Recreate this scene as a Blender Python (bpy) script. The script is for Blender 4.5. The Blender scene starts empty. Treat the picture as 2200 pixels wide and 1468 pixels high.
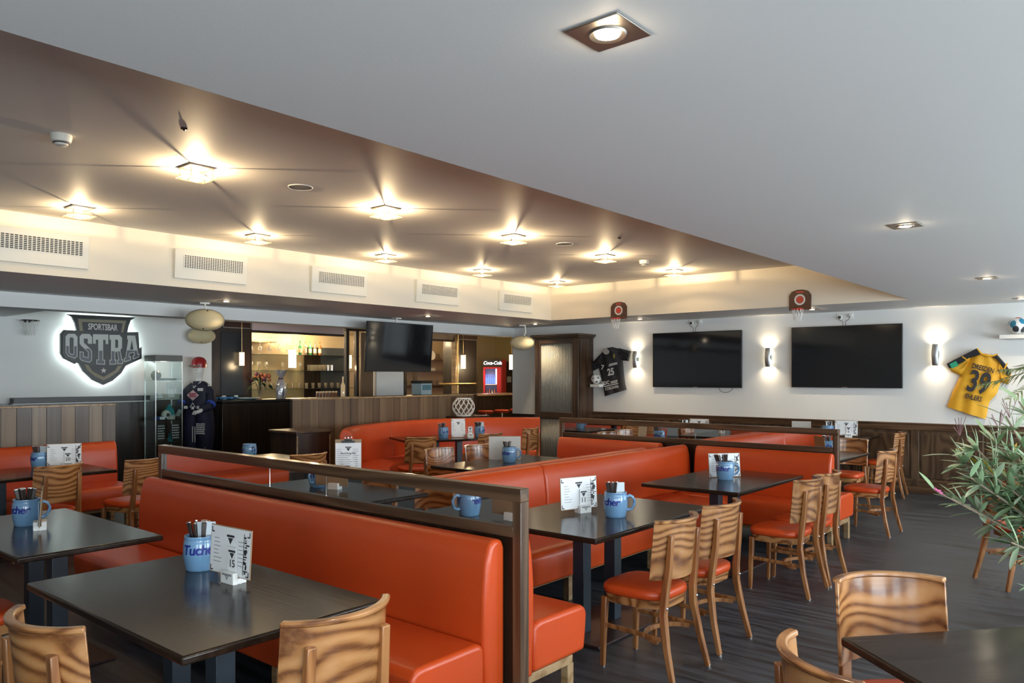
import bpy, bmesh, math, random
from mathutils import Vector, Matrix, Euler
random.seed(7)
PI = math.pi
SC = bpy.context.scene
C = SC.collection

# ------------------------------------------------------------------ camera
cam_d = bpy.data.cameras.new('camera'); cam = bpy.data.objects.new('camera', cam_d); C.objects.link(cam)
cam.location = (0, 0, 1.65); cam.rotation_euler = (PI/2, 0, math.radians(40.12))
cam_d.sensor_width = 36; cam_d.lens = 1667.0/2200*36; cam_d.shift_y = 73/2200; cam_d.clip_start = .05
SC.camera = cam
# ------------------------------------------------------------------ world, daylight, exposure
w = bpy.data.worlds.new('sky'); SC.world = w; w.use_nodes = True
bg = w.node_tree.nodes['Background']; bg.inputs[0].default_value = (.78, .89, 1, 1); bg.inputs[1].default_value = 1.0
SC.view_settings.view_transform = 'Standard'; SC.view_settings.look = 'None'
SC.view_settings.gamma = 1; SC.view_settings.use_curve_mapping = False
SC.view_settings.exposure = .92
SC.cycles.max_bounces = 10; SC.cycles.diffuse_bounces = 5; SC.cycles.glossy_bounces = 5
SC.cycles.transparent_max_bounces = 12; SC.cycles.caustics_reflective = False; SC.cycles.caustics_refractive = False
SC.cycles.sample_clamp_indirect = 4

def area(name, loc, rot, sx, sy, e, col):
    l = bpy.data.lights.new(name, 'AREA'); l.shape = 'RECTANGLE'; l.size = sx; l.size_y = sy; l.energy = e; l.color = col
    o = bpy.data.objects.new(name, l); C.objects.link(o); o.location = loc; o.rotation_euler = rot; return o
DAY = (.84, .935, .975)
WIN_R = [(-2.6, -.6), (.6, 2.6), (3.6, 5.6), (6.6, 8.6), (9.4, 11.4)]      # daylight windows of the right wall (y ranges)
WIN_F = [(.3, 2.3)]                                                         # window behind the camera (x range)
for a, b in WIN_R: area('window_daylight', (3.2, (a+b)/2, 1.55), (0, PI/2, 0), 1.8, 2.0, 105, DAY)
for a, b in WIN_F: area('window_daylight', ((a+b)/2, -3.8, 1.55), (PI/2, 0, 0), 2.0, 1.8, 60, DAY)

# ------------------------------------------------------------------ materials
def new_mat(name):
    m = bpy.data.materials.new(name); m.use_nodes = True
    nt = m.node_tree; return m, nt, nt.nodes['Principled BSDF']
def N(nt, t, **kw):
    n = nt.nodes.new(t)
    for k, v in kw.items(): setattr(n, k, v)
    return n
def mat(name, col, rough=.5, metal=0, bump=0, bscale=40, var=0, spec=.5, coat=0):
    m, nt, p = new_mat(name)
    p.inputs['Base Color'].default_value = (*col, 1); p.inputs['Roughness'].default_value = rough
    p.inputs['Metallic'].default_value = metal; p.inputs['Specular IOR Level'].default_value = spec
    p.inputs['Coat Weight'].default_value = coat; p.inputs['Coat Roughness'].default_value = .1
    if bump or var:
        tc = N(nt, 'ShaderNodeTexCoord'); nz = N(nt, 'ShaderNodeTexNoise'); nz.inputs['Scale'].default_value = bscale
        nz.inputs['Detail'].default_value = 3; nt.links.new(tc.outputs['Object'], nz.inputs['Vector'])
        if bump:
            b = N(nt, 'ShaderNodeBump'); b.inputs['Strength'].default_value = bump; b.inputs['Distance'].default_value = .01
            nt.links.new(nz.outputs[0], b.inputs['Height']); nt.links.new(b.outputs[0], p.inputs['Normal'])
        if var:
            mx = N(nt, 'ShaderNodeMix', data_type='RGBA'); mx.inputs[6].default_value = (*[c*(1-var) for c in col], 1)
            mx.inputs[7].default_value = (*[min(1, c*(1+var)) for c in col], 1)
            nt.links.new(nz.outputs[0], mx.inputs[0]); nt.links.new(mx.outputs[2], p.inputs['Base Color'])
    return m
def wood(name, dark, mid, light, axis=0, rough=.3, rings=9., stretch=.35, across=2.2, coat=.3, grain=.25, lin=0, lax=2):
    """contour grain: sine of a stretched noise field, plus fine fibres along the axis"""
    m, nt, p = new_mat(name); L = nt.links.new
    tc = N(nt, 'ShaderNodeTexCoord'); oi = N(nt, 'ShaderNodeObjectInfo')
    ad = N(nt, 'ShaderNodeVectorMath', operation='ADD'); mu = N(nt, 'ShaderNodeMath', operation='MULTIPLY'); mu.inputs[1].default_value = 17.
    L(oi.outputs['Random'], mu.inputs[0]); L(tc.outputs['Object'], ad.inputs[0]); L(mu.outputs[0], ad.inputs[1])
    sc = [across]*3; sc[axis] = stretch
    mp = N(nt, 'ShaderNodeMapping'); mp.inputs['Scale'].default_value = sc; L(ad.outputs[0], mp.inputs[0])
    nz = N(nt, 'ShaderNodeTexNoise'); nz.inputs['Scale'].default_value = 1.6; nz.inputs['Detail'].default_value = 1.5; nz.inputs['Roughness'].default_value = .4
    L(mp.outputs[0], nz.inputs['Vector'])
    m2 = N(nt, 'ShaderNodeMath', operation='MULTIPLY'); m2.inputs[1].default_value = rings*6.28; L(nz.outputs[0], m2.inputs[0])
    sn = N(nt, 'ShaderNodeMath', operation='SINE')
    if lin:
        sx = N(nt, 'ShaderNodeSeparateXYZ'); L(tc.outputs['Object'], sx.inputs[0])
        ma = N(nt, 'ShaderNodeMath', operation='MULTIPLY_ADD'); ma.inputs[1].default_value = lin*6.28; L(sx.outputs[lax], ma.inputs[0]); L(m2.outputs[0], ma.inputs[2]); L(ma.outputs[0], sn.inputs[0])
    else: L(m2.outputs[0], sn.inputs[0])
    mr = N(nt, 'ShaderNodeMapRange'); mr.inputs[1].default_value = -1; L(sn.outputs[0], mr.inputs[0])
    sf = [70.]*3; sf[axis] = 2.5
    mf = N(nt, 'ShaderNodeMapping'); mf.inputs['Scale'].default_value = sf; L(ad.outputs[0], mf.inputs[0])
    nf = N(nt, 'ShaderNodeTexNoise'); nf.inputs['Scale'].default_value = 1.; nf.inputs['Detail'].default_value = 2.; L(mf.outputs[0], nf.inputs['Vector'])
    mixf = N(nt, 'ShaderNodeMix', data_type='FLOAT'); mixf.inputs[0].default_value = grain
    L(mr.outputs[0], mixf.inputs[2]); L(nf.outputs[0], mixf.inputs[3])
    cr = N(nt, 'ShaderNodeValToRGB'); e = cr.color_ramp.elements
    e[0].position = .12; e[0].color = (*dark, 1); e[1].position = .9; e[1].color = (*light, 1)
    q = cr.color_ramp.elements.new(.45); q.color = (*mid, 1)
    L(mixf.outputs[0], cr.inputs[0]); L(cr.outputs[0], p.inputs['Base Color'])
    b = N(nt, 'ShaderNodeBump'); b.inputs['Strength'].default_value = .12; b.inputs['Distance'].default_value = .002
    L(nf.outputs[0], b.inputs['Height']); L(b.outputs[0], p.inputs['Normal'])
    p.inputs['Roughness'].default_value = rough; p.inputs['Coat Weight'].default_value = coat; p.inputs['Coat Roughness'].default_value = .12
    return m
def emit(name, col, s):
    m = bpy.data.materials.new(name); m.use_nodes = True; nt = m.node_tree; nt.nodes.clear()
    e = N(nt, 'ShaderNodeEmission'); e.inputs[0].default_value = (*col, 1); e.inputs[1].default_value = s
    o = N(nt, 'ShaderNodeOutputMaterial'); nt.links.new(e.outputs[0], o.inputs[0]); return m
def thin_glass(name, tint=(.95, .98, .98), gloss=.12, rough=.02, body=0., bodycol=(1, 1, 1)):
    m = bpy.data.materials.new(name); m.use_nodes = True; nt = m.node_tree; nt.nodes.clear(); L = nt.links.new
    t = N(nt, 'ShaderNodeBsdfTransparent'); t.inputs[0].default_value = (*tint, 1)
    g = N(nt, 'ShaderNodeBsdfGlossy'); g.inputs['Roughness'].default_value = rough
    lw = N(nt, 'ShaderNodeLayerWeight'); lw.inputs[0].default_value = .25
    mr = N(nt, 'ShaderNodeMapRange'); mr.inputs[3].default_value = gloss*.5; mr.inputs[4].default_value = min(1, gloss*4)
    L(lw.outputs['Fresnel'], mr.inputs[0])
    mx = N(nt, 'ShaderNodeMixShader'); L(mr.outputs[0], mx.inputs[0]); L(t.outputs[0], mx.inputs[1]); L(g.outputs[0], mx.inputs[2])
    last = mx
    if body:
        d = N(nt, 'ShaderNodeBsdfTranslucent'); d.inputs[0].default_value = (*bodycol, 1)
        m2 = N(nt, 'ShaderNodeMixShader'); m2.inputs[0].default_value = body; L(mx.outputs[0], m2.inputs[1]); L(d.outputs[0], m2.inputs[2]); last = m2
    o = N(nt, 'ShaderNodeOutputMaterial'); L(last.outputs[0], o.inputs[0]); return m

M = {}
M['white_paint'] = mat('white_paint', (.80, .81, .80), .7, bump=.05, bscale=120)
M['ceiling_paint'] = mat('ceiling_paint', (.78, .78, .765), .6, bump=.04, bscale=90)
M['recess_paint'] = mat('recess_paint', (.78, .74, .69), .6, bump=.04, bscale=90)
M['fascia_paint'] = mat('fascia_cream_paint', (.82, .755, .635), .7, bump=.04, bscale=120)
M['leather'] = mat('orange_leather', (.55, .064, .0105), .30, bump=.10, bscale=260, var=.06)
M['leather_dark'] = mat('red_brown_leather', (.50, .055, .02), .36, bump=.10, bscale=260)
M['chair_wood'] = wood('chair_wood', (.135, .044, .012), (.335, .145, .047), (.455, .22, .085), 0, .26, 7.5, .7, 2.6, .5, .30, 15)
M['chair_frame'] = wood('chair_frame_wood', (.15, .05, .014), (.27, .105, .032), (.40, .18, .065), 2, .3, 5, .4, 6, .4, .5)
M['rail_wood'] = wood('dark_rail_wood', (.045, .022, .010), (.085, .044, .022), (.14, .08, .042), 0, .35, 5, .3, 5, .2, .5)
M['post_wood'] = wood('dark_post_wood', (.045, .022, .010), (.085, .044, .022), (.14, .08, .042), 2, .35, 5, .3, 5, .2, .5)
M['base_wood'] = wood('base_wood', (.20, .115, .05), (.32, .20, .095), (.42, .28, .15), 0, .45, 4, .3, 5, .1, .5)
M['wainscot'] = wood('wainscot_wood', (.045, .024, .012), (.075, .042, .021), (.105, .064, .034), 2, .4, 8, .55, 2.4, .2, .3)
M['bar_wood'] = wood('bar_dark_wood', (.010, .006, .004), (.020, .010, .006), (.035, .018, .010), 2, .35, 4, .3, 4, .2, .5)
M['box_wood'] = wood('brown_case_wood', (.022, .010, .005), (.050, .024, .012), (.085, .045, .022), 2, .4, 4, .3, 4, .2, .5)
M['crown_wood'] = wood('crown_dark_wood', (.022, .010, .005), (.045, .022, .012), (.075, .04, .022), 0, .4, 4, .3, 4, .2, .5)
M['table_top'] = wood('table_top_wood', (.014, .008, .005), (.021, .012, .008), (.031, .019, .012), 0, .17, 5, .25, 5, 0, .6)
M['table_top'].node_tree.nodes['Principled BSDF'].inputs['Specular IOR Level'].default_value = .26
M['table_steel'] = mat('dark_painted_steel', (.020, .030, .042), .38, bump=.03, bscale=200)
M['table_foot'] = mat('table_foot_steel', (.035, .018, .016), .35)
M['black'] = mat('black_plastic', (.012, .012, .013), .35)
M['screen'] = mat('screen_glass', (.006, .006, .008), .06, spec=.6)
M['steel'] = mat('brushed_steel', (.55, .55, .54), .3, 1)
M['chrome'] = mat('chrome', (.8, .8, .8), .12, 1)
M['spot_steel'] = mat('spot_plate_steel', (.42, .38, .33), .42, 1)
M['brass'] = mat('brass', (.62, .42, .18), .28, 1)
M['white_plastic'] = mat('white_plastic', (.82, .82, .79), .4)
M['cream_plastic'] = mat('cream_plastic', (.80, .78, .70), .45)
M['cream_oval'] = mat('cream_oval_cover', (.60, .50, .30), .55, bump=.08, bscale=60)
M['mug'] = mat('blue_stoneware', (.16, .31, .50), .16, var=.1, bscale=8, coat=.4)
M['navy_print'] = mat('navy_print', (.012, .02, .22), .3)
M['paper'] = mat('white_paper', (.82, .83, .84), .6)
M['paper_grey'] = mat('grey_board', (.55, .53, .49), .6)
M['print'] = mat('black_print', (.03, .03, .035), .6)
M['print_grey'] = mat('grey_print', (.28, .28, .30), .6)
M['kraft'] = mat('brown_board', (.33, .22, .13), .6, var=.1)
M['cut_dark'] = mat('dark_handle', (.035, .022, .018), .4)
M['mirror'] = mat('mirror', (.86, .86, .85), .02, 1)
M['napkin'] = mat('napkin_paper', (.66, .74, .80), .7)
M['glass'] = thin_glass('drinking_glass', (.93, .93, .90), .30, .05, .42, (1, .95, .86))
M['pane'] = thin_glass('clear_pane', (.90, .95, .94), .10)
M['win_glass'] = thin_glass('window_pane', (.98, .99, 1), .06)
M['lamp_glass'] = thin_glass('lamp_glass', (.98, .95, .88), .15, .1, .25, (1, .9, .7))
M['bulb'] = emit('warm_bulb', (1, .84, .58), 40)
M['bulb_spot'] = emit('spot_bulb', (1, .86, .62), 18)
M['shade_lit'] = emit('lit_lamp_shade', (1, .72, .36), 1.6)
M['shade_white'] = emit('bright_lamp_shade', (1, .86, .62), 5)
M['led'] = emit('led_strip', (.84, 1, .96), 5)

# floor: dark slate vinyl, streaks along x
def floor_mat():
    m, nt, p = new_mat('slate_vinyl'); L = nt.links.new
    tc = N(nt, 'ShaderNodeTexCoord'); mp = N(nt, 'ShaderNodeMapping'); mp.inputs['Scale'].default_value = (1.0, 11, 1); L(tc.outputs['Object'], mp.inputs[0])
    nz = N(nt, 'ShaderNodeTexNoise'); nz.inputs['Scale'].default_value = 1.6; nz.inputs['Detail'].default_value = 6; nz.inputs['Roughness'].default_value = .65; L(mp.outputs[0], nz.inputs['Vector'])
    br = N(nt, 'ShaderNodeTexBrick'); br.inputs['Scale'].default_value = 1; br.inputs['Mortar Size'].default_value = .0025
    br.inputs['Brick Width'].default_value = 1.2; br.inputs['Row Height'].default_value = .18
    br.inputs[1].default_value = (.42, .42, .42, 1); br.inputs[2].default_value = (.62, .62, .62, 1); br.inputs[3].default_value = (.3, .3, .3, 1)
    L(tc.outputs['Object'], br.inputs[0])
    cr = N(nt, 'ShaderNodeValToRGB'); e = cr.color_ramp.elements
    e[0].position = .36; e[0].color = (.008, .0095, .012, 1); e[1].position = .70; e[1].color = (.085, .099, .122, 1)
    L(nz.outputs[0], cr.inputs[0])
    mx = N(nt, 'ShaderNodeMix', data_type='RGBA', blend_type='MULTIPLY'); mx.inputs[0].default_value = .4
    L(cr.outputs[0], mx.inputs[6]); L(br.outputs[0], mx.inputs[7])
    g = N(nt, 'ShaderNodeMix', data_type='RGBA', blend_type='ADD'); g.inputs[0].default_value = 1; g.inputs[7].default_value = (.004, .0045, .005, 1)
    L(mx.outputs[2], g.inputs[6]); L(g.outputs[2], p.inputs['Base Color'])
    mr = N(nt, 'ShaderNodeMapRange'); mr.inputs[3].default_value = .32; mr.inputs[4].default_value = .55; L(nz.outputs[0], mr.inputs[0]); L(mr.outputs[0], p.inputs['Roughness'])
    b = N(nt, 'ShaderNodeBump'); b.inputs['Strength'].default_value = .15; b.inputs['Distance'].default_value = .003; L(nz.outputs[0], b.inputs['Height']); L(b.outputs[0], p.inputs['Normal'])
    return m
M['floor'] = floor_mat()

# ------------------------------------------------------------------ mesh helpers
class MB:
    def __init__(s): s.v = []; s.f = []
    def add(s, vs, fs, mtx=None):
        k = len(s.v); s.v += [tuple(mtx @ Vector(v)) if mtx else tuple(v) for v in vs]; s.f += [tuple(i+k for i in f) for f in fs]; return s
    def box(s, x0, x1, y0, y1, z0, z1, mtx=None):
        return s.add([(x0,y0,z0),(x1,y0,z0),(x1,y1,z0),(x0,y1,z0),(x0,y0,z1),(x1,y0,z1),(x1,y1,z1),(x0,y1,z1)],
                     [(0,3,2,1),(4,5,6,7),(0,1,5,4),(1,2,6,5),(2,3,7,6),(3,0,4,7)], mtx)
    def lathe(s, prof, n=24, mtx=None, sx=1, sy=1, caps=True):
        vs = []; fs = []; m = len(prof)
        for r, z in prof:
            for i in range(n):
                a = 2*PI*i/n; vs.append((r*math.cos(a)*sx, r*math.sin(a)*sy, z))
        for j in range(m-1):
            for i in range(n):
                a = j*n+i; b = j*n+(i+1) % n; fs.append((a, b, b+n, a+n))
        if caps and prof[0][0] > 1e-6: fs.append(tuple(reversed(range(n))))
        if caps and prof[-1][0] > 1e-6: fs.append(tuple(range((m-1)*n, m*n)))
        return s.add(vs, fs, mtx)
    def cyl(s, r, z0, z1, n=16, mtx=None, r2=None): return s.lathe([(r, z0), (r if r2 is None else r2, z1)], n, mtx)
    def tube(s, path, r, n=8, closed=False, mtx=None, rect=None):
        P = [Vector(p) for p in path]; m = len(P); vs = []; fs = []
        for i, p in enumerate(P):
            t = (P[(i+1) % m]-P[i-1]) if closed else (P[min(i+1, m-1)]-P[max(i-1, 0)])
            t.normalize(); up = Vector((0, 0, 1)) if abs(t.z) < .95 else Vector((0, 1, 0))
            a = t.cross(up).normalized(); b = a.cross(t).normalized()
            ri = r[i] if isinstance(r, (list, tuple)) else r
            if rect:
                hx, hy = (rect[i] if isinstance(rect[0], (list, tuple)) else rect)
                for sx, sy in ((-1,-1),(1,-1),(1,1),(-1,1)): vs.append(p+a*hx*sx+b*hy*sy)
            else:
                for k in range(n):
                    q = 2*PI*k/n; vs.append(p+a*ri*math.cos(q)+b*ri*math.sin(q))
        n = 4 if rect else n
        for j in range(m if closed else m-1):
            for k in range(n):
                a = j*n+k; b = j*n+(k+1) % n; c = ((j+1) % m)*n
                fs.append((a, b, c+(k+1) % n, c+k))
        if not closed: fs += [tuple(reversed(range(n))), tuple(range((m-1)*n, m*n))]
        return s.add(vs, fs, mtx)
    def prism(s, poly, d0, d1, fn):
        """poly of (u,v); fn(u,v,d) -> xyz"""
        n = len(poly); vs = [fn(u, v, d0) for u, v in poly]+[fn(u, v, d1) for u, v in poly]
        fs = [tuple(range(n)), tuple(reversed(range(n, 2*n)))]+[(i, i+n, (i+1) % n+n, (i+1) % n) for i in range(n)]
        return s.add(vs, fs)
    def grid(s, rows, mtx=None):
        h = len(rows); wd = len(rows[0]); vs = [p for r in rows for p in r]
        return s.add(vs, [(j*wd+i, j*wd+i+1, (j+1)*wd+i+1, (j+1)*wd+i) for j in range(h-1) for i in range(wd-1)], mtx)
    def sphere(s, r, nu=20, nv=12, mtx=None, sx=1, sy=1, sz=1):
        return s.lathe([(max(1e-7, r*math.sin(PI*j/nv)), -r*math.cos(PI*j/nv)*sz) for j in range(nv+1)], nu, mtx, sx, sy)
def T(x=0, y=0, z=0, rx=0, ry=0, rz=0): return Matrix.Translation((x, y, z)) @ Euler((rx, ry, rz)).to_matrix().to_4x4()

def mesh_of(name, mb, m, smooth=35):
    me = bpy.data.meshes.new(name); me.from_pydata(mb.v, [], mb.f)
    bm = bmesh.new(); bm.from_mesh(me); bmesh.ops.remove_doubles(bm, verts=bm.verts, dist=1e-6)
    bmesh.ops.recalc_face_normals(bm, faces=bm.faces); bm.to_mesh(me); bm.free()
    if smooth:
        me.polygons.foreach_set('use_smooth', [True]*len(me.polygons)); me.set_sharp_from_angle(angle=math.radians(smooth))
    me.materials.append(M[m] if isinstance(m, str) else m); return me
def obj(name, mb, m, parent=None, loc=(0, 0, 0), rz=0, bevel=0, seg=2, smooth=35, rot=None, solid=0, sub=0):
    o = bpy.data.objects.new(name, mesh_of(name, mb, m, smooth)); C.objects.link(o); o.parent = parent
    o.location = loc; o.rotation_euler = rot if rot else (0, 0, rz)
    if solid: s = o.modifiers.new('solid', 'SOLIDIFY'); s.thickness = solid; s.offset = 0
    if bevel: b = o.modifiers.new('bevel', 'BEVEL'); b.width = bevel; b.segments = seg; b.limit_method = 'ANGLE'; b.angle_limit = math.radians(40); b.harden_normals = False
    if sub: b = o.modifiers.new('sub', 'SUBSURF'); b.levels = b.render_levels = sub
    return o
def tag(o, label, cat, group=None):
    o['label'] = label; o['category'] = cat
    if group: o['group'] = group
    return o
def thing(name, label, cat, loc=(0, 0, 0), rz=0, group=None):
    o = bpy.data.objects.new(name, None); o.empty_display_size = .1; C.objects.link(o); o.location = loc; o.rotation_euler = (0, 0, rz); return tag(o, label, cat, group)
def struct(name, mb, m, bevel=0, smooth=35):
    o = obj(name, mb, m, bevel=bevel, smooth=smooth); o['kind'] = 'structure'; return o
KIDS = {}
def dup(root, loc, rz, label, group=None):
    r = root.copy(); C.objects.link(r); r.location = loc; r.rotation_euler = (0, 0, rz); r['label'] = label
    if group: r['group'] = group
    for ch in root.children:
        c = ch.copy(); C.objects.link(c); c.parent = r
        for g in ch.children:
            d = g.copy(); C.objects.link(d); d.parent = c
    return r
def lamp(kind, name, loc, e, col, parent=None, size=.02, rot=(0, 0, 0), spot=None, blend=.6):
    l = bpy.data.lights.new(name, kind); l.energy = e; l.color = col
    if kind != 'AREA': l.shadow_soft_size = size
    if spot: l.spot_size = math.radians(spot); l.spot_blend = blend
    o = bpy.data.objects.new(name, l); C.objects.link(o); o.location = loc; o.rotation_euler = rot; o.parent = parent; return o
def text_mesh(s, size, bold=0, ext=.0008, shear=0, spacing=1.0):
    cu = bpy.data.curves.new('t', 'FONT'); cu.body = s; cu.size = size; cu.align_x = 'CENTER'; cu.align_y = 'CENTER'
    cu.offset = bold; cu.extrude = ext; cu.shear = shear; cu.space_character = spacing; cu.resolution_u = 3
    o = bpy.data.objects.new('t', cu); C.objects.link(o); bpy.context.view_layer.update()
    me = bpy.data.meshes.new_from_object(o.evaluated_get(bpy.context.evaluated_depsgraph_get()))
    bpy.data.objects.remove(o); return me
def text(name, s, size, m, parent, loc, rot, bold=0, ext=.0008, shear=0, spacing=1.0, sx=1):
    me = text_mesh(s, size, bold, ext, shear, spacing); me.materials.clear(); me.materials.append(M[m] if isinstance(m, str) else m)
    o = bpy.data.objects.new(name, me); C.objects.link(o); o.parent = parent; o.location = loc; o.rotation_euler = rot; o.scale = (sx, 1, 1); return o
WARM = (1, .74, .42); WARM2 = (1, .80, .55)
# ================================================================== STRUCTURE
XL, YR, YW, ZC, ZU = -8.1, 10.65, 12.0, 2.6, 3.16      # recess left face, recess end face, tv wall, lower and upper ceiling
XE = -2.45                                             # recess right edge
f_ = MB().box(-16.5, 3.0, -3.6, 17.4, -.06, 0); struct('floor', f_, 'floor')
# upper ceiling of the recess, then the lower soffits around it
struct('ceiling', MB().box(XL, XE, -3.6, YR, ZU, ZU+.1), 'recess_paint')
struct('trim_fascia_left', MB().box(XL-.02, XL, -3.6, YR, ZC, ZU), 'fascia_paint')
struct('trim_fascia_back', MB().box(XL, XE, YR, YR+.02, ZC, ZU), 'fascia_paint')
struct('ceiling_right', MB().box(XE, 3.0, -3.6, 12.15, ZC, ZU+.1), 'ceiling_paint')
struct('ceiling_left', MB().box(-10.05, XL-.02, -3.6, YW, ZC, ZU+.1).box(XL-.02, XL, YR, YW, ZC, ZU+.1), 'ceiling_paint')
struct('ceiling_back', MB().box(XL, XE, YR+.02, 12.15, ZC, ZU+.1), 'ceiling_paint')
struct('ceiling_bar', MB().box(-16.5, -10.35, 3.6, 17.4, 2.78, 2.9).box(-10.35, -9.0, 12.0, 17.4, 2.78, 2.9), 'ceiling_paint')
struct('ceiling_low', MB().box(-16.5, -10.35, -3.6, 3.6, 2.445, 2.9), 'ceiling_paint')
struct('trim_beam', MB().box(-10.35, -10.05, -3.6, 12.0, 2.43, ZU+.1), 'white_paint')
# walls
wb = struct('wall_back', MB().box(-10.1, 3.0, YW, YW+.15, 0, ZC), 'white_paint')
struct('wall_left', MB().box(-12.15, -12.0, 3.6, 6.575, 0, 2.78).box(-12.15, -12.0, -3.6, 3.6, 0, 2.445), 'white_paint')
struct('wall_bar', MB().box(-15.35, -15.2, 6.4, 17.4, 0, 2.78), mat('bar_cream_wall', (.62, .50, .32), .6))
struct('wall_bar_end', MB().box(-16.5, -8.9, 17.25, 17.4, 0, 2.78), mat('olive_wall', (.30, .24, .11), .6))
struct('wall_passage', MB().box(-9.05, -8.9, 12.15, 17.25, 0, 2.78), 'white_paint')
# right wall and front wall with window openings
def window_wall(name, horiz, cuts, lo, hi, fix0, fix1, z0, z1, top):
    b = MB(); e = [lo]+[q for c in cuts for q in c]+[hi]
    def bx(a, c, za, zb):
        if horiz: b.box(a, c, fix0, fix1, za, zb)
        else: b.box(fix0, fix1, a, c, za, zb)
    for i in range(0, len(e), 2): bx(e[i], e[i+1], 0, top)
    for a, c in cuts: bx(a, c, 0, z0); bx(a, c, z1, top)
    return struct(name, b, 'white_paint')
window_wall('wall_right', False, WIN_R, -3.6, 12.15, 3.0, 3.15, .65, 2.45, ZU+.1)
window_wall('wall_front', True, WIN_F, -16.5, 3.15, -3.75, -3.6, .65, 2.45, ZU+.1)
k = 0
for a, b in WIN_R:
    k += 1; fr = MB()
    for y in (a, (a+b)/2-.03, b-.06): fr.box(3.03, 3.10, y, y+.06, .65, 2.45)
    fr.box(3.03, 3.10, a, b, .65, .71).box(3.03, 3.10, a, b, 2.39, 2.45)
    wo = obj('window_%d' % k, fr, 'white_plastic'); wo['kind'] = 'structure'
    for y0, y1 in ((a+.06, (a+b)/2-.03), ((a+b)/2+.03, b-.06)): obj('pane', MB().box(3.06, 3.068, y0, y1, .71, 2.39), 'win_glass', wo)
for a, b in WIN_F:
    k += 1; fr = MB()
    for x in (a, (a+b)/2-.03, b-.06): fr.box(x, x+.06, -3.70, -3.63, .65, 2.45)
    fr.box(a, b, -3.70, -3.63, .65, .71).box(a, b, -3.70, -3.63, 2.39, 2.45)
    wo = obj('window_%d' % k, fr, 'white_plastic'); wo['kind'] = 'structure'
    for x0, x1 in ((a+.06, (a+b)/2-.03), ((a+b)/2+.03, b-.06)): obj('pane', MB().box(x0, x1, -3.668, -3.66, .71, 2.39), 'win_glass', wo)

# wainscot on the tv wall: frame, raised fields, top rail; baseboard
ws = struct('trim_wainscot', MB().box(-8.25, 3.0, 11.965, 12.0, .09, .90), 'wainscot')
obj('top_rail', MB().box(-8.25, 3.0, 11.945, 11.97, .88, .965).box(-8.25, 3.0, 11.93, 12.0, .965, .985), 'rail_wood', ws, bevel=.004)
x = -8.2
while x < 2.9:
    st = MB().box(x, x+.10, 11.948, 11.966, .09, .88); obj('stile', st, 'wainscot', ws, bevel=.003)
    p = MB(); x0, x1, z0, z1 = x+.13, x+.75, .22, .83
    p.box(x0, x1, 11.954, 11.966, z0, z1)
    o = obj('panel', p, 'wainscot', ws, bevel=.004)
    x += .78
obj('bottom_rail', MB().box(-8.25, 3.0, 11.95, 11.966, .09, .20), 'rail_wood', ws, bevel=.003)
struct('baseboard_back', MB().box(-8.25, 3.0, 11.935, 12.0, 0, .09), 'rail_wood', bevel=.004)
# dark dado on the sign wall, with a pale shelf edge
sd = struct('trim_dado', MB().box(-12.0, -11.97, -3.6, 6.57, 0, 1.27), 'bar_wood')
obj('ledge', MB().box(-12.0, -11.86, 3.66, 5.5, 1.27, 1.345), 'black', sd, bevel=.004)
obj('ledge_edge', MB().box(-12.0, -11.88, 3.66, 5.5, 1.255, 1.268), 'white_plastic', sd)
# pale wall field and dark dado between the bar and the case door
struct('trim_dado_corner', MB().box(-10.1, -9.14, 11.97, 12.0, 0, .885), 'bar_wood')

# corrugated case door in the dark wooden frame
dr = struct('door_1', MB().box(-9.12, -8.12, 11.55, 11.98, 0, .04).box(-8.18, -8.12, 11.52, 11.98, 0, 2.34).box(-9.12, -9.06, 11.52, 11.98, 0, 2.34), 'box_wood', bevel=.005)
for n, b in (('stile', MB().box(-9.12, -8.99, 11.49, 11.54, 0, 2.34)), ('stile', MB().box(-8.25, -8.12, 11.49, 11.54, 0, 2.34)),
             ('rail', MB().box(-8.99, -8.25, 11.49, 11.54, 2.24, 2.34)), ('rail', MB().box(-8.99, -8.25, 11.49, 11.54, .84, .97)), ('rail', MB().box(-8.99, -8.25, 11.49, 11.54, 0, .12)),
             ('crown', MB().box(-9.15, -8.09, 11.46, 11.98, 2.34, 2.37).box(-9.18, -8.06, 11.43, 11.98, 2.37, 2.41))):
    obj(n, b, 'crown_wood' if n in ('crown', 'rail') else 'box_wood', dr, bevel=.006)
M['zinc'] = mat('corrugated_zinc', (.50, .48, .41), .45, .25)
def corrugated(x0, x1, y, z0, z1, n):
    rows = []
    for z in (z0, z1): rows.append([(x0+(x1-x0)*i/(n*8), y-.014*math.sin(2*PI*i/8), z) for i in range(n*8+1)])
    return MB().grid(rows)
obj('corrugated_panel', corrugated(-8.99, -8.25, 11.53, .97, 2.24, 22), 'zinc', dr, solid=.002)
obj('corrugated_panel', corrugated(-8.99, -8.25, 11.53, .12, .84, 22), 'zinc', dr, solid=.002)

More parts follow.
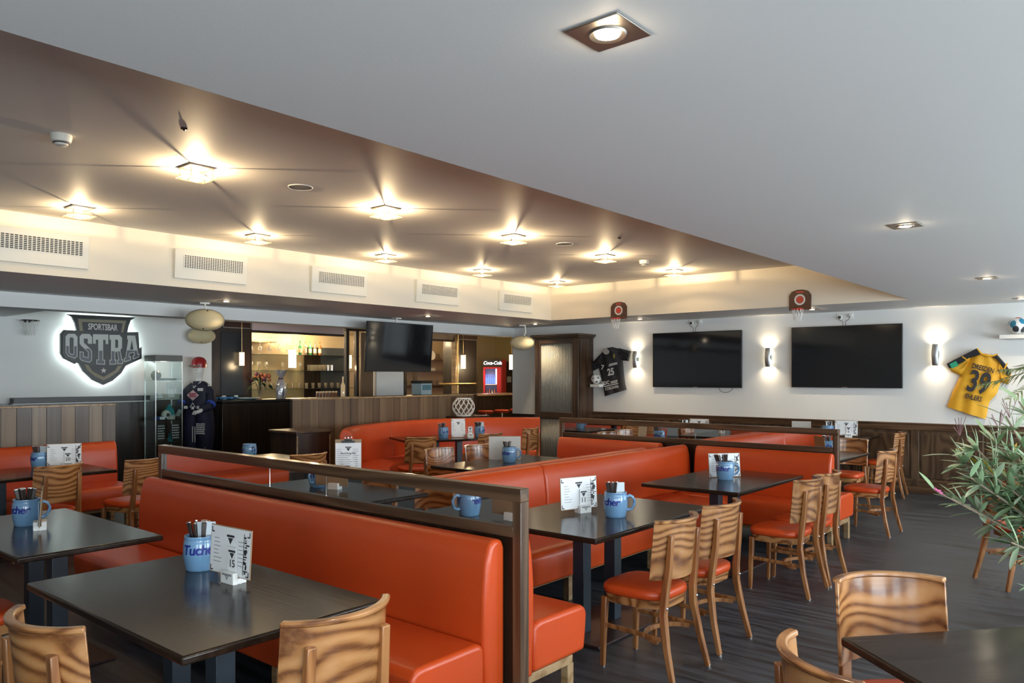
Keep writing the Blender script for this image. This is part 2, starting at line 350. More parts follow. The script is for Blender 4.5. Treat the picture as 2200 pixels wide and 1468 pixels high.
# ================================================================== CEILING FITTINGS
def ceiling_lamp(label):
    t = thing('ceiling_lamp', label, 'lamp', (0, 0, 0), 0, 'glass ceiling lamps in the recess')
    obj('base_plate', MB().box(-.095, .095, -.095, .095, -.012, 0), 'spot_steel', t, bevel=.002)
    for sx in (-1, 1):
        for sy in (-1, 1): obj('pin', MB().cyl(.0035, -.085, -.012, 8, T(.082*sx, .082*sy)), 'chrome', t)
    obj('glass_plate', MB().box(-.105, .105, -.105, .105, -.085, -.078), 'lamp_glass', t, bevel=.002)
    obj('ring', MB().lathe([(.055, -.094), (.06, -.094), (.06, -.086), (.055, -.086), (.055, -.094)], 24, caps=False), 'chrome', t)
    obj('bulb', MB().lathe([(0, -.047), (.012, -.045), (.015, -.036), (.013, -.02), (.011, -.012)], 12), 'bulb', t)
    return t
cl0 = None
rows = {0: 'second', 1: 'first'}
ordn = ['nearest', 'second nearest', 'third nearest', 'fourth nearest', 'farthest']
for r, x in ((0, -7.47), (1, -5.38)):
    for i in range(5):
        y = 2.83+1.79*i
        lb = '%s glass ceiling lamp of the row %s' % (ordn[i], ('beside the wall vents' if r == 0 else 'down the middle of the recess'))
        if cl0 is None: cl0 = ceiling_lamp(lb); cl0.location = (x, y, ZU)
        else: dup(cl0, (x, y, ZU), 0, lb)
        lamp('POINT', 'ceiling_lamp_light', (x, y, ZU-.070), (10.5, 19)[r], WARM, size=.005)
def downlight(label):
    t = thing('downlight', label, 'lamp', (0, 0, 0), 0, 'square recessed downlights')
    obj('plate', MB().box(-.0875, .0875, -.0875, .0875, -.006, 0), 'spot_steel', t, bevel=.002)
    obj('ring', MB().lathe([(.036, -.007), (.05, -.012), (.054, -.006)], 28, caps=False), 'spot_steel', t)
    obj('bulb', MB().lathe([(0, -.010), (.034, -.010), (.036, -.006)], 24), 'bulb_spot', t)
    return t
dl0 = None
for x, y, lb in ((-1.18, 1.81, 'large square steel downlight in the pale ceiling right above the camera'), (-1.26, 5.35, 'steel downlight in the right ceiling, second from the camera'),
                 (-1.33, 8.75, 'steel downlight in the right ceiling, third from the camera'), (-1.36, 11.33, 'steel downlight in the right ceiling close to the shelf with the coloured ball'),
                 (-3.86, 11.23, 'steel downlight over the right wall television beside the hoop'), (-6.73, 11.31, 'steel downlight above the left wall television'),
                 (-8.87, 11.19, 'steel downlight over the corrugated case door'), (-9.0, 8.6, 'steel downlight above the hanging television'), (-9.16, 5.22, 'steel downlight above the pair of cream ovals')):
    if dl0 is None: dl0 = downlight(lb); dl0.location = (x, y, ZC)
    else: dup(dl0, (x, y, ZC), 0, lb)
    lamp('SPOT', 'downlight_light', (x, y, ZC-.02), 26, WARM2, size=.03, spot=110, blend=.8)
    lamp('POINT', 'downlight_glow', (x, y, ZC-.045), .35, WARM2, size=.03)
# smoke detectors, round speakers, sensors
def smoke_detector(x, y, lb):
    t = thing('smoke_detector', lb, 'smoke detector', (x, y, ZU))
    obj('base', MB().lathe([(.062, 0), (.062, -.018), (.055, -.045), (.045, -.05)], 24), 'cream_plastic', t)
    obj('head', MB().lathe([(.042, -.05), (.042, -.056), (.034, -.066), (.012, -.072), (0, -.072)], 24), 'cream_plastic', t)
    obj('grille', MB().lathe([(.046, -.044), (.046, -.056), (.04, -.056)], 24, caps=False), 'print', t)
smoke_detector(-5.30, 1.90, 'cream smoke detector on the recess ceiling at the near left')
smoke_detector(-5.24, 8.91, 'cream smoke detector on the recess ceiling between the far lamps')
def ceiling_speaker(x, y, lb):
    t = thing('ceiling_speaker', lb, 'speaker', (x, y, ZU), 0)
    obj('frame', MB().lathe([(.098, 0), (.098, -.004), (.094, -.007), (.09, -.003)], 36, caps=False), 'white_plastic', t)
    obj('grille', MB().lathe([(0, -.003), (.085, -.003)], 36, caps=False), mat('speaker_grille', (.33, .31, .28), .6), t)
    obj('gap', MB().lathe([(.084, -.004), (.09, -.004)], 36, caps=False), 'print', t)
ceiling_speaker(-5.30, 3.66, 'round flush ceiling speaker nearer the camera')
ceiling_speaker(-5.27, 7.19, 'round flush ceiling speaker farther back in the recess')
for x, y, lb in ((-4.58, 2.33, 'small brown sensor on the near recess ceiling'), (-4.58, 7.26, 'tiny dark sensor on the far recess ceiling')):
    t = thing('sensor', lb, 'sensor', (x, y, ZU))
    obj('body', MB().lathe([(.02, 0), (.02, -.006), (.014, -.01), (0, -.01)], 16), 'cut_dark', t); obj('lens', MB().sphere(.006, 10, 6, T(0, 0, -.012)), 'black', t)
# vents on the left face
def vent(label, y0, y1):
    L = y1-y0; t = thing('wall_vent', label, 'vent', (XL, y0, 2.69), 0, 'cream wall vents')
    b = MB().prism([(0, 0), (.035, 0), (.055, .30), (.055, .315), (0, .315)], 0, L, lambda u, v, d: (u, d, v)); obj('housing', b, 'cream_plastic', t, bevel=.003)
    s = .10; n = 26
    def pt(u, v): return .0415+.0165*(v-.1)/.19+u
    obj('backing', MB().add([(.0445, s, .12), (.0535, s, .255), (.0535, L-.06, .255), (.0445, L-.06, .12)], [(0, 1, 2, 3)]), 'print', t)
    g = MB()
    for i in range(n+1):
        y = s+(L-.06-s)*i/n; g.add([(.0455, y-.0045, .12), (.0545, y-.0045, .255), (.0545, y+.0045, .255), (.0455, y+.0045, .12), (.049, y-.0045, .12), (.058, y-.0045, .255), (.058, y+.0045, .255), (.049, y+.0045, .12)], [(0,1,2,3), (7,6,5,4), (0,4,5,1), (3,2,6,7), (0,3,7,4), (1,5,6,2)])
    for j in range(9):
        v = .12+.135*j/8; xx = .0455+.009*(v-.12)/.135; g.box(xx, xx+.004, s, L-.06, v-.003, v+.003)
    gr = obj('grille_bars', g, 'cream_plastic', t, smooth=0); gr['kind'] = 'stuff'
    return t
ov = ['first from the left, cut by the picture edge', 'second from the left', 'middle one of five', 'second from the right', 'last at the right end']
for i, (a, b) in enumerate(((2.02, 3.14), (4.0, 4.85), (5.73, 6.6), (7.48, 8.35), (9.26, 10.1))): vent('cream wall vent with a dark grille, '+ov[i], a, b)
# ================================================================== SEATING
def bench(label, L, loc, rz, splits=(), leather='leather', group='orange upholstered benches', end0=0., end1=None, deep=0.):
    """local: length along x, back plane y=0, sitter faces +y"""
    t = thing('upholstered_bench', label, 'bench', loc, rz, group)
    back = [(.012, .20), (.012, .86), (.025, .892), (.055, .908), (.09, .90), (.115, .875), (.135, .80), (.15, .65), (.152, .46), (.14, .30), (.14, .20)]
    seat = [(.145, .215), (.15, .425), (.165, .452), (.20, .458), (.50, .455), (.55, .452), (.58, .435), (.592, .40), (.585, .32), (.57, .215)]
    seat = [(u+(deep if u > .4 else 0), v) for u, v in seat]; end1 = L if end1 is None else end1
    cuts = [0]+list(splits)+[L]
    for a, b in zip(cuts[:-1], cuts[1:]):
        obj('backrest', MB().prism(back, a+.003, b-.003, lambda u, v, d: (d, u, v)), leather, t, bevel=.022, seg=4)
    for a, b in zip(cuts[:-1], cuts[1:]):
        if b > end0: obj('seat', MB().prism(seat, max(a, end0)+.003, min(b, end1)-.003, lambda u, v, d: (d, u, v)), leather, t, bevel=.022, seg=4)
    obj('base_frame', MB().box(end0+.01, end1-.01, .03, .47+deep, .172, .216), 'base_wood', t, bevel=.003)
    n = max(2, int(round((end1-end0)/1.3))+1)
    for i in range(n):
        x = end0+.012+(end1-end0-.07)*i/(n-1)
        for y in (.03, .43+deep): obj('leg', MB().box(x, x+.046, y, y+.05, 0, .174), 'base_wood', t, bevel=.003)
    return t
# booth between two mirror screens
P1, P2 = 2.75, 7.72
bench('long orange bench in front of the near mirror screen', 3.42, (-2.32, P1-.03, 0), PI)
bench('orange bench end behind the near mirror screen, by the aisle', 1.54, (-3.86, P1+.03, 0), 0)
bench('orange bench behind the near mirror screen, on its hidden left half', 1.45, (-5.68, P1+.03, 0), 0)
bench('long orange bench along the middle, with one seam in its back', 4.75, (-4.06, 7.64, 0), -PI/2, (2.55,), end0=.56, end1=4.25, deep=.24)
bench('orange bench back to back with the long middle bench', 3.6, (-4.08, 3.45, 0), PI/2)
bench('orange bench in front of the far mirror screen, right of the long bench', 1.42, (-2.42, P2-.03, 0), PI)
bench('orange bench in front of the far mirror screen, left of the long bench', 1.40, (-4.26, P2-.03, 0), PI)
bench('orange bench end behind the far mirror screen', 3.2, (-5.64, P2+.03, 0), 0)
bench('orange bench under the left striped board wall', 4.2, (-9.25, 3.86, 0), -PI/2, (1.3, 2.7))

def screen(label, x0, x1, y, gaps):
    t = thing('mirror_screen', label, 'partition', (0, y, 0), 0, 'low wooden screens with mirror strips')
    obj('top_rail', MB().box(x0, x1, -.03, .03, 1.072, 1.132), 'rail_wood', t, bevel=.003)
    obj('bottom_rail', MB().box(x0+.05, x1-.05, -.028, .028, .905, .955), 'rail_wood', t, bevel=.003)
    for a in (x0, x1-.05): obj('post', MB().box(a, a+.05, -.03, .03, 0, 1.072), 'post_wood', t, bevel=.003)
    obj('back_panel', MB().box(x0+.05, x1-.05, -.02, .02, .10, .905), 'bar_wood', t)
    e = [x0+.05]+gaps+[x1-.05]
    for a, b in zip(e[:-1], e[1:]):
        obj('mirror_pane', MB().box(a+.004, b-.004, -.008, .008, .955, 1.072), 'mirror', t, smooth=0)
    for g in gaps: obj('pane_edge', MB().box(g-.004, g+.004, -.01, .01, .955, 1.072), 'chrome', t)
    return t
screen('near low wooden screen holding a mirror strip above the front bench', -5.74, -2.24, P1, [-4.30, -3.72])
screen('far low wooden screen holding a mirror strip behind the long bench', -5.72, -2.40, P2, [-3.9])

# rounded corner booth bench: sweep along an arc
def sweep_bench(label, path, splits):
    P = [Vector((x, y, 0)) for x, y in path]
    t = thing('curved_bench', label, 'bench', (0, 0, 0))
    def frames(P):
        out = []
        for i, p in enumerate(P):
            d = (P[min(i+1, len(P)-1)]-P[max(i-1, 0)]).normalized(); out.append((p, Vector((d.y, -d.x, 0))))
        return out
    Fr = frames(P)
    def sweep(prof, a, b, name, mm, bev):
        vs = []; m = len(prof)
        for p, nrm in Fr[a:b+1]:
            for u, v in prof: q = p+nrm*u; vs.append((q.x, q.y, v))
        fs = [(j*m+i, j*m+(i+1) % m, (j+1)*m+(i+1) % m, (j+1)*m+i) for j in range(b-a) for i in range(m)]
        fs += [tuple(reversed(range(m))), tuple(range((b-a)*m, (b-a+1)*m))]
        return obj(name, MB().add(vs, fs), mm, t, bevel=bev, seg=3)
    back = [(.0, .20), (.0, .90), (.03, .945), (.08, .955), (.13, .94), (.16, .89), (.18, .7), (.19, .46), (.18, .20)]
    seat = [(.185, .215), (.19, .43), (.22, .458), (.58, .455), (.63, .44), (.645, .40), (.62, .215)]
    e = [0]+splits+[len(P)-1]
    for a, b in zip(e[:-1], e[1:]): sweep(back, a, b, 'backrest', 'leather', .015); sweep(seat, a, b, 'seat', 'leather', .015)
    sweep([(.03, .0), (.03, .214), (.56, .214), (.56, .0)], 0, len(P)-1, 'plinth', 'bar_wood', 0)
    return t
arc = []
cp = [(-8.02, 6.12), (-8.45, 6.5), (-8.78, 7.0), (-9.0, 7.8), (-9.03, 8.6), (-8.85, 9.3), (-8.5, 9.85), (-8.02, 10.25)]
for i in range(len(cp)-1):
    p0, p1, p2, p3 = [Vector(cp[max(0, min(len(cp)-1, i+k))]) for k in (-1, 0, 1, 2)]
    for s in range(5):
        u = s/5; arc.append(tuple(.5*((2*p1)+(p2-p0)*u+(2*p0-5*p1+4*p2-p3)*u*u+(3*p1-p0-3*p2+p3)*u**3)))
arc.append(cp[-1])
sweep_bench('curved orange corner bench in front of the striped board wall', arc, [14])

# striped board walls
def board_wall(label, x, y0, y1, z0, z1, n, cols):
    t = thing('board_wall', label, 'partition', (x, y0, 0), 0)
    obj('core', MB().box(-.06, -.012, 0, y1-y0, 0, z1-.01), 'bar_wood', t)
    wv = (y1-y0)/n
    for i in range(n): obj('board', MB().box(-.012, .010+.002*(i % 2), i*wv+.0015, (i+1)*wv-.0015, z0, z1-.02), cols[i % len(cols)], t, bevel=.001)
    obj('cap', MB().box(-.07, .02, 0, y1-y0, z1-.02, z1), 'base_wood', t, bevel=.003)
    return t
def stripe(n, c): return wood(n, tuple(q*.75 for q in c), c, tuple(min(1, q*1.25) for q in c), 2, .45, 3, .25, 6, .1, .5)
S1 = [stripe('board_grey_brown', (.095, .075, .060)), stripe('board_tan', (.19, .145, .10)), stripe('board_dark_brown', (.085, .062, .050)), stripe('board_oak', (.165, .115, .07))]
board_wall('striped board wall of grey and tan boards behind the left bench', -9.28, -1.0, 3.90, .3, 1.325, 34, [S1[1], S1[0], S1[3], S1[2]])
S2 = [stripe('board_walnut', (.13, .082, .046)), stripe('board_walnut_dark', (.105, .064, .036)), stripe('board_walnut_light', (.16, .105, .060))]
board_wall('brown board wall behind the curved corner bench', -9.43, 6.38, 10.12, .3, 1.318, 26, S2)

# ------------------------------------------------------------------ tables
def table(label, x0, x1, y0, y1, h=.75, cols='x', spread=.18, round_edge=.006, group='dark wood dining tables'):
    cx, cy = (x0+x1)/2, (y0+y1)/2; hx, hy = (x1-x0)/2, (y1-y0)/2
    t = thing('dining_table', label, 'table', (cx, cy, 0), 0, group)
    obj('tabletop', MB().box(-hx, hx, -hy, hy, h-.032, h), 'table_top', t, bevel=.009, seg=3)
    for s in (-1, 1):
        px, py = (s*spread, 0) if cols == 'x' else (0, s*spread)
        obj('column', MB().box(px-.042, px+.042, py-.042, py+.042, .018, h-.032), 'table_steel', t, bevel=.003)
    a, b = (.36, .25) if cols == 'x' else (.25, .36)
    obj('foot_plate', MB().box(-a, a, -b, b, 0, .018), 'table_foot', t, bevel=.004)
    obj('mount_plate', MB().box(-a*.8, a*.8, -b*.6, b*.6, h-.044, h-.032), 'table_steel', t)
    return t
table('dark table in the left foreground, in front of the near bench', -3.78, -2.40, 1.215, 2.05)
table('dark table at the left edge, reflecting the pale wall', -5.72, -4.32, 1.35, 2.08)
table('dark table in the booth, the one nearer the camera', -3.31, -2.39, 3.55, 4.96, cols='y')
table('dark table in the booth right before the far screen', -3.36, -2.50, 5.66, 7.05, cols='y')
table('dark table behind the near screen with the upright drinks menu', -5.62, -4.80, 3.5, 4.86, cols='y')
table('dark table with the blank grey board, behind the long bench', -5.62, -4.80, 5.4, 6.85, cols='y')
table('dark table at the bench under the left striped boards', -8.55, -7.68, 1.9, 3.25, cols='y')
table('dark table behind the left bench, half hidden by the near screen', -7.9, -7.1, 4.25, 5.1, cols='y')
table('dark table beyond the far screen, beside the aisle chair', -3.5, -2.64, 8.55, 9.62, cols='y')
table('dark table against the panelled wall under the right television', -4.4, -3.12, 11.05, 11.85, h=.79)
table('dark table by the panelled wall under the left television', -5.9, -4.75, 10.3, 11.1, h=.77)
tr = table('dark table in the right foreground, turned at an angle', -.70, .70, -.40, .40)
e1 = Vector((.652, .758, 0)); e2 = Vector((.758, -.652, 0))
tr.location = Vector((-.858, 2.774, 0))+e1*.70+e2*.40; tr.rotation_euler = (0, 0, math.atan2(e1.y, e1.x))
tf = table('dark table inside the curved corner bench', -.75, .75, -.42, .42)
tf.location = (-8.02, 8.05, 0); tf.rotation_euler = (0, 0, math.radians(66))

# ------------------------------------------------------------------ chairs
def make_chair(label):
    t = thing('bentwood_chair', label, 'chair', (0, 0, 0), 0, 'wooden chairs with orange seats')
    # seat pad: rounded trapezoid
    def outline(k, zz, w):
        pts = []
        for i in range(40):
            a = 2*PI*i/40; c, s = math.cos(a), math.sin(a)
            e = .55; x = abs(c)**e*(1 if c > 0 else -1); y = abs(s)**e*(1 if s > 0 else -1)
            wd = .205+.012*y; pts.append((x*wd*w, .01+y*.205*w, zz))
        return pts
    rows = [outline(0, .425, .94), outline(0, .432, .985), outline(0, .45, 1.0), outline(0, .468, .985), outline(0, .477, .93), outline(0, .482, .80), outline(0, .484, .4)]
    b = MB(); n = 40; vs = [p for r in rows for p in r]; fs = []
    for j in range(len(rows)-1):
        for i in range(n): fs.append((j*n+i, j*n+(i+1) % n, (j+1)*n+(i+1) % n, (j+1)*n+i))
    fs += [tuple(reversed(range(n))), tuple(range((len(rows)-1)*n, len(rows)*n))]
    obj('seat', b.add(vs, fs), 'leather', t, smooth=60)
    rows = [outline(0, .378, .93), outline(0, .425, .955)]
    b = MB(); vs = [p for r in rows for p in r]; fs = [(i, (i+1) % n, n+(i+1) % n, n+i) for i in range(n)]+[tuple(reversed(range(n))), tuple(range(n, 2*n))]
    obj('seat_frame', b.add(vs, fs), 'chair_wood', t)
    # curved back panel (arc, ends forward) with thicker top rim
    R = .265; half = math.radians(53); cy = -.235+R
    def arcpt(a, r): return (r*math.sin(a), cy-r*math.cos(a))
    def panel(z0, z1, r0, r1, tilt=.10, m=22):
        vs = []; fs = []
        for i in range(m+1):
            a = -half+2*half*i/m
            for r, z in ((r0, z0), (r1, z0), (r1, z1), (r0, z1)):
                x, y = arcpt(a, r); vs.append((x, y-(z-.52)*tilt, z))
        for i in range(m):
            for k in range(4): fs.append((i*4+k, i*4+(k+1) % 4, (i+1)*4+(k+1) % 4, (i+1)*4+k))
        fs += [(3, 2, 1, 0), tuple(m*4+k for k in range(4))]
        return MB().add(vs, fs)
    obj('back_panel', panel(.545, .86, R-.006, R+.006), 'chair_wood', t, bevel=.002)
    obj('top_rim', panel(.852, .872, R-.016, R+.016), 'chair_wood', t, bevel=.006)
    # rear legs rising outside the panel
    for s in (-1, 1):
        a = s*math.radians(33); x, y = arcpt(a, R+.02)
        path = [(s*.205, y-.065, 0), (s*.190, y-.02, .18), (s*.172, y+.012, .36), (s*.160, y+.008, .46), (s*.152, y-.012, .62), (s*.150, y-.026, .79)]
        rc = [(.014, .013), (.016, .016), (.019, .019), (.019, .019), (.018, .016), (.017, .012)]
        sm = []; rr = []
        for i in range(len(path)-1):
            for u in (0, .5):
                sm.append(tuple(Vector(path[i]).lerp(Vector(path[i+1]), u))); rr.append(tuple((1-u)*rc[i][q]+u*rc[i+1][q] for q in (0, 1)))
        sm.append(path[-1]); rr.append(rc[-1])
        lg = obj('leg', MB().tube(sm, 0, rect=rr), 'chair_frame', t, bevel=.004)
        obj('glide', MB().cyl(.013, 0, .012, 12, T(s*.205, y-.065)), 'chrome', lg)
        obj('bolt', MB().sphere(.0085, 10, 6, T(s*.172, y-.010, .40)), 'chrome', lg)
    for s in (-1, 1):
        lg = obj('leg', MB().tube([(s*.178, .185, .0), (s*.176, .18, .2), (s*.172, .172, .40)], 0, rect=[(.012, .012), (.015, .015), (.018, .018)]), 'chair_frame', t, bevel=.004)
        obj('glide', MB().cyl(.013, 0, .012, 12, T(s*.178, .185)), 'chrome', lg)
        obj('side_stretcher', MB().tube([(s*.176, .178, .24), (s*.178, -.05, .235), (s*.186, -.195, .23)], 0, rect=(.008, .012)), 'chair_frame', t, bevel=.003)
    hoop = [(.183*math.cos(a), -.17+.15*math.sin(a), .215) for a in [PI*i/14 for i in range(15)]]
    obj('hoop_stretcher', MB().tube(hoop, 0, rect=(.010, .013)), 'chair_frame', t, bevel=.003)
    return t
def face(dx, dy): return math.atan2(dy, dx)-PI/2
CH = [
 (-2.30, 1.62, face(-1, .02), 'wooden chair at the aisle end of the left foreground table'),
 (-2.79, 1.13, face(-.10, 1), 'wooden chair in the lower left corner, tucked under the left foreground table'),
 (-2.26, 3.88, face(-1, 0), 'orange-seated chair nearest the near screen along the booth aisle'),
 (-2.28, 4.50, face(-1, .03), 'second orange-seated chair from the near screen along the booth aisle'),
 (-2.28, 5.97, face(-1, 0), 'third wooden chair along the booth aisle, seat fully in view'),
 (-2.28, 6.44, face(-1, 0), 'fourth wooden chair along the booth aisle, beside the far bench end'),
 (-2.42, 8.73, face(-1, .04), 'wooden chair in the aisle just beyond the far screen'),
 (-2.98, 9.83, face(0, -1), 'half-hidden orange-seated chair behind the chair beyond the far screen'),
 (-2.98, 11.50, face(-1, -.12), 'dark-looking chair standing at the wood panelling'),
 (-.70, 3.095, face(.66, -.75), 'glossy wooden chair facing the camera behind the right foreground table'),
 (-.61, 2.345, face(.72, .69), 'wooden chair at the bottom right, only its curved back rim visible'),
 (-.85, 7.28, face(.75, .66), 'wooden chair standing behind the flowering shrub'),
 (-7.58, 2.60, face(-.93, -.2), 'left of the two chairs before the left striped boards'),
 (-7.52, 3.32, face(-.98, -.25), 'right of the two chairs before the left striped boards'),
 (-7.40, 6.86, face(-.95, .35), 'wooden chair at the left end of the curved corner bench table'),
 (-7.15, 7.85, face(-.95, .1), 'wooden chair at the middle of the curved corner bench table'),
 (-7.40, 8.98, face(-1, -.15), 'wooden chair at the right end of the curved corner bench table'),
 (-5.78, 5.86, face(1, 0), 'glossy chair left of the blank grey board, facing the long bench'),
 (-5.72, 6.40, face(1, 0), 'glossy chair right beside the blank grey board, facing the long bench'),
 (-5.78, 3.95, face(1, 0), 'glossy chair at the drinks menu table, facing the long bench'),
 (-6.72, 4.62, face(-1, 0), 'wooden chair seen just above the left end of the near screen'),
 (-4.56, 1.20, face(.05, 1), 'wooden chair pushed under the table at the left edge, the right one'),
 (-5.25, 1.22, face(0, 1), 'wooden chair pushed under the table at the left edge, the left one'),
]
ch0 = None
for x, y, rz, lb in CH:
    if ch0 is None: ch0 = make_chair(lb); ch0.location = (x, y, 0); ch0.rotation_euler = (0, 0, rz)
    else: dup(ch0, (x, y, 0), rz, lb)
# ================================================================== WALL FITTINGS
def wall_tv(label, x0, x1, z0, z1):
    t = thing('television', label, 'television', ((x0+x1)/2, 11.935, (z0+z1)/2), 0, 'wall televisions')
    hx, hz = (x1-x0)/2, (z1-z0)/2
    obj('casing', MB().box(-hx, hx, -.004, .035, -hz, hz), 'black', t, bevel=.004)
    obj('screen', MB().box(-hx+.012, hx-.012, -.006, -.0045, -hz+.018, hz-.012), 'screen', t, smooth=0)
    obj('chin_bar', MB().box(-.04, .04, -.008, -.0055, -hz+.004, -hz+.011), 'steel', t)
    obj('wall_mount', MB().box(-.25, .25, .035, .06, -.2, .2), 'black', t)
    return t
wall_tv('black wall television left of the middle sconce', -6.845, -5.225, 1.448, 2.383)
wall_tv('large black wall television right of the middle sconce', -4.417, -2.847, 1.467, 2.388)
tag(obj('cable', MB().tube([(-5.62, 11.96, 1.455), (-5.60, 11.95, 1.40), (-5.54, 11.95, 1.372), (-5.46, 11.95, 1.375), (-5.40, 11.95, 1.41), (-5.38, 11.96, 1.455)], .004, 6), 'black'), 'thin black cable looping below the left wall television', 'cable')
def socket(label, x, z, zt):
    t = thing('power_socket', label, 'socket', (x, 11.998, z))
    for s in (-1, 1):
        o = obj('outlet', MB().lathe([(.032, 0), (.032, .018), (.024, .024), (.02, .012), (0, .012)], 20, T(0, 0, 0, PI/2)), 'white_plastic', t, (s*.075, 0, .01*s))
        obj('plug', MB().cyl(.015, .012, .045, 12, T(0, 0, 0, PI/2)), 'black' if s < 0 else 'white_plastic', o)
    obj('plate', MB().box(-.125, .125, -.006, 0, -.045, .05), 'white_plastic', t, bevel=.003)
    for s, q in ((-1, -.02), (1, .02)): obj('cord', MB().tube([(s*.075, -.05, 0), (s*.07, -.06, -.05), (q, -.05, zt-z+.06), (q, -.045, zt-z)], .004, 6), 'black', t)
socket('white twin socket with dark cords above the left wall television', -6.06, 2.545, 2.385)
socket('white twin socket with dark cords above the large wall television', -3.64, 2.525, 2.39)
M['sconce_metal'] = mat('satin_metal', (.50, .52, .53), .35, .9)
sc0 = None
for x, lb in ((-7.20, 'satin metal up and down sconce beside the black jersey'), (-4.79, 'satin metal sconce between the two wall televisions'), (-2.43, 'satin metal sconce beside the yellow jersey')):
    if sc0 is None:
        sc0 = thing('wall_sconce', lb, 'lamp', (x, 12, 1.935), 0, 'up and down sconces')
        b = MB(); n = 12; rows = []
        for j in range(13):
            z = -.15+.3*j/12; bow = -.085-.022*(1-(z/.15)**2); wv = .034+.006*(1-(z/.15)**2)
            rows.append([(wv*math.sin(-PI/2+PI*i/n), bow-.02*math.cos(-PI/2+PI*i/n)+.02, z) for i in range(n+1)])
        obj('shade', b.grid(rows), 'sconce_metal', sc0, solid=.006)
        obj('arm', MB().box(-.018, .018, -.08, -.012, -.035, .035), 'sconce_metal', sc0, bevel=.003)
        obj('wall_plate', MB().box(-.03, .03, -.012, 0, -.055, .055), 'sconce_metal', sc0, bevel=.003)
        obj('bulb', MB().box(-.012, .012, -.06, -.035, .04, .07).box(-.012, .012, -.06, -.035, -.07, -.04), 'bulb_spot', sc0)
    else: dup(sc0, (x, 12, 1.935), 0, lb)
    for s in (1, -1): lamp('SPOT', 'sconce_light', (x, 11.925, 1.935+.08*s), 8, WARM2, size=.02, rot=(PI+.12 if s > 0 else -.12, 0, 0), spot=130, blend=1)
# shelves and balls
def shelf(label, x0, x1, z, d):
    t = thing('wall_shelf', label, 'shelf', ((x0+x1)/2, 12, z)); h = (x1-x0)/2
    obj('board', MB().box(-h, h, -d, 0, -.052, 0), 'white_plastic', t, bevel=.003); obj('bracket', MB().box(-h+.03, h-.03, -.008, 0, -.058, -.052), 'steel', t)
shelf('white floating shelf at the corrugated case door', -8.06, -7.86, 1.49, .22)
shelf('white floating shelf high at the right picture edge', -1.655, -.85, 2.178, .22)
def ball(label, loc, r, patch, m2, extra=None):
    t = thing('ball', label, 'ball', loc)
    obj('skin', MB().sphere(r, 28, 16), 'white_plastic', t, smooth=180)
    for i, (th, ph, s) in enumerate(patch):
        d = Vector((math.sin(th)*math.cos(ph), -math.sin(th)*math.sin(ph), math.cos(th))); q = d.to_track_quat('Z', 'X').to_matrix().to_4x4()
        k = [(s*math.cos(a), s*math.sin(a)) for a in [2*PI*j/5 for j in range(5)]] if extra is None else [(s*math.cos(a), s*.8*math.sin(a)) for a in [2*PI*j/14 for j in range(14)]]
        rr = r*1.003; vs = []; m = len(k)
        for f in (1., .5, 0.001):
            for u, v in k: p = Vector((u*f, v*f, rr)).normalized()*rr; vs.append(q @ p)
        fs = [(j*m+i2, j*m+(i2+1) % m, (j+1)*m+(i2+1) % m, (j+1)*m+i2) for j in range(2) for i2 in range(m)]
        obj('patch', MB().add(vs, fs), m2[i % len(m2)], t)
ball('small black and white handball on the shelf by the black jersey', (-7.99, 11.87, 1.585), .092, [(.5, .6, .035), (1.3, .5, .045), (1.45, 1.6, .05), (2.2, .8, .03), (1.2, 2.6, .045), (.3, 2.2, .04), (2.3, 2.1, .04)], ['print'])
M['ball_teal'] = mat('teal_print', (.02, .22, .36), .4); M['ball_red'] = mat('red_print', (.55, .05, .03), .4)
ball('white football with blue and red panels on the high right shelf', (-1.46, 11.86, 2.29), .112, [(1.0, .9, .05), (1.35, 2.0, .055), (.15, 1.2, .05), (2.1, .7, .05), (2.0, 1.7, .05), (1.1, 2.9, .05)], ['ball_teal', 'ball_teal', 'ball_red', 'print', 'print', 'ball_teal'], 1)

# jerseys: a two-sheet shirt built from its outline
def shirt(label, left, right, sleeveL, sleeveR, y, m, sleeve_m, seed):
    rnd = random.Random(seed); t = thing('jersey', label, 'jersey', (0, y, 0))
    def at(L, u):
        k = u*(len(L)-1); i = min(int(k), len(L)-2); f = k-i; return (L[i][0]*(1-f)+L[i+1][0]*f, L[i][1]*(1-f)+L[i+1][1]*f)
    ph = [rnd.uniform(0, 6) for _ in range(6)]
    def sheet(L, R, nu, nv, name, mm, depth):
        rows = []
        for j in range(nv+1):
            a = at(L, j/nv); b = at(R, j/nv); row = []
            for i in range(nu+1):
                u = i/nu; e = 1-(2*u-1)**4
                d = depth*e+.010*e*math.sin(9*u+5*j/nv+ph[0])+.008*e*math.sin(17*u-7*j/nv+ph[1])
                row.append((a[0]*(1-u)+b[0]*u, -d, a[1]*(1-u)+b[1]*u))
            rows.append(row)
        back = [[(p[0], .012, p[2]) for p in r] for r in rows]
        mb = MB().grid(rows).grid(back)
        nb = (nu+1)*(nv+1)
        for j in range(nv):
            for i in (0, nu): a = j*(nu+1)+i; mb.f.append((a, a+nu+1, a+nu+1+nb, a+nb))
        for i in range(nu):
            for j in (0, nv): a = j*(nu+1)+i; mb.f.append((a, a+1, a+1+nb, a+nb))
        return obj(name, mb, mm, t, smooth=70)
    sheet(left, right, 18, 22, 'body', m, .045)
    sheet(sleeveL[0], sleeveL[1], 10, 8, 'sleeve', sleeve_m, .038); sheet(sleeveR[0], sleeveR[1], 10, 8, 'sleeve', sleeve_m, .038)
    return t
M['jersey_black'] = mat('black_jersey_cloth', (.022, .021, .024), .7, bump=.25, bscale=25)
M['jersey_yellow'] = mat('yellow_jersey_cloth', (.78, .40, .02), .65, bump=.25, bscale=22)
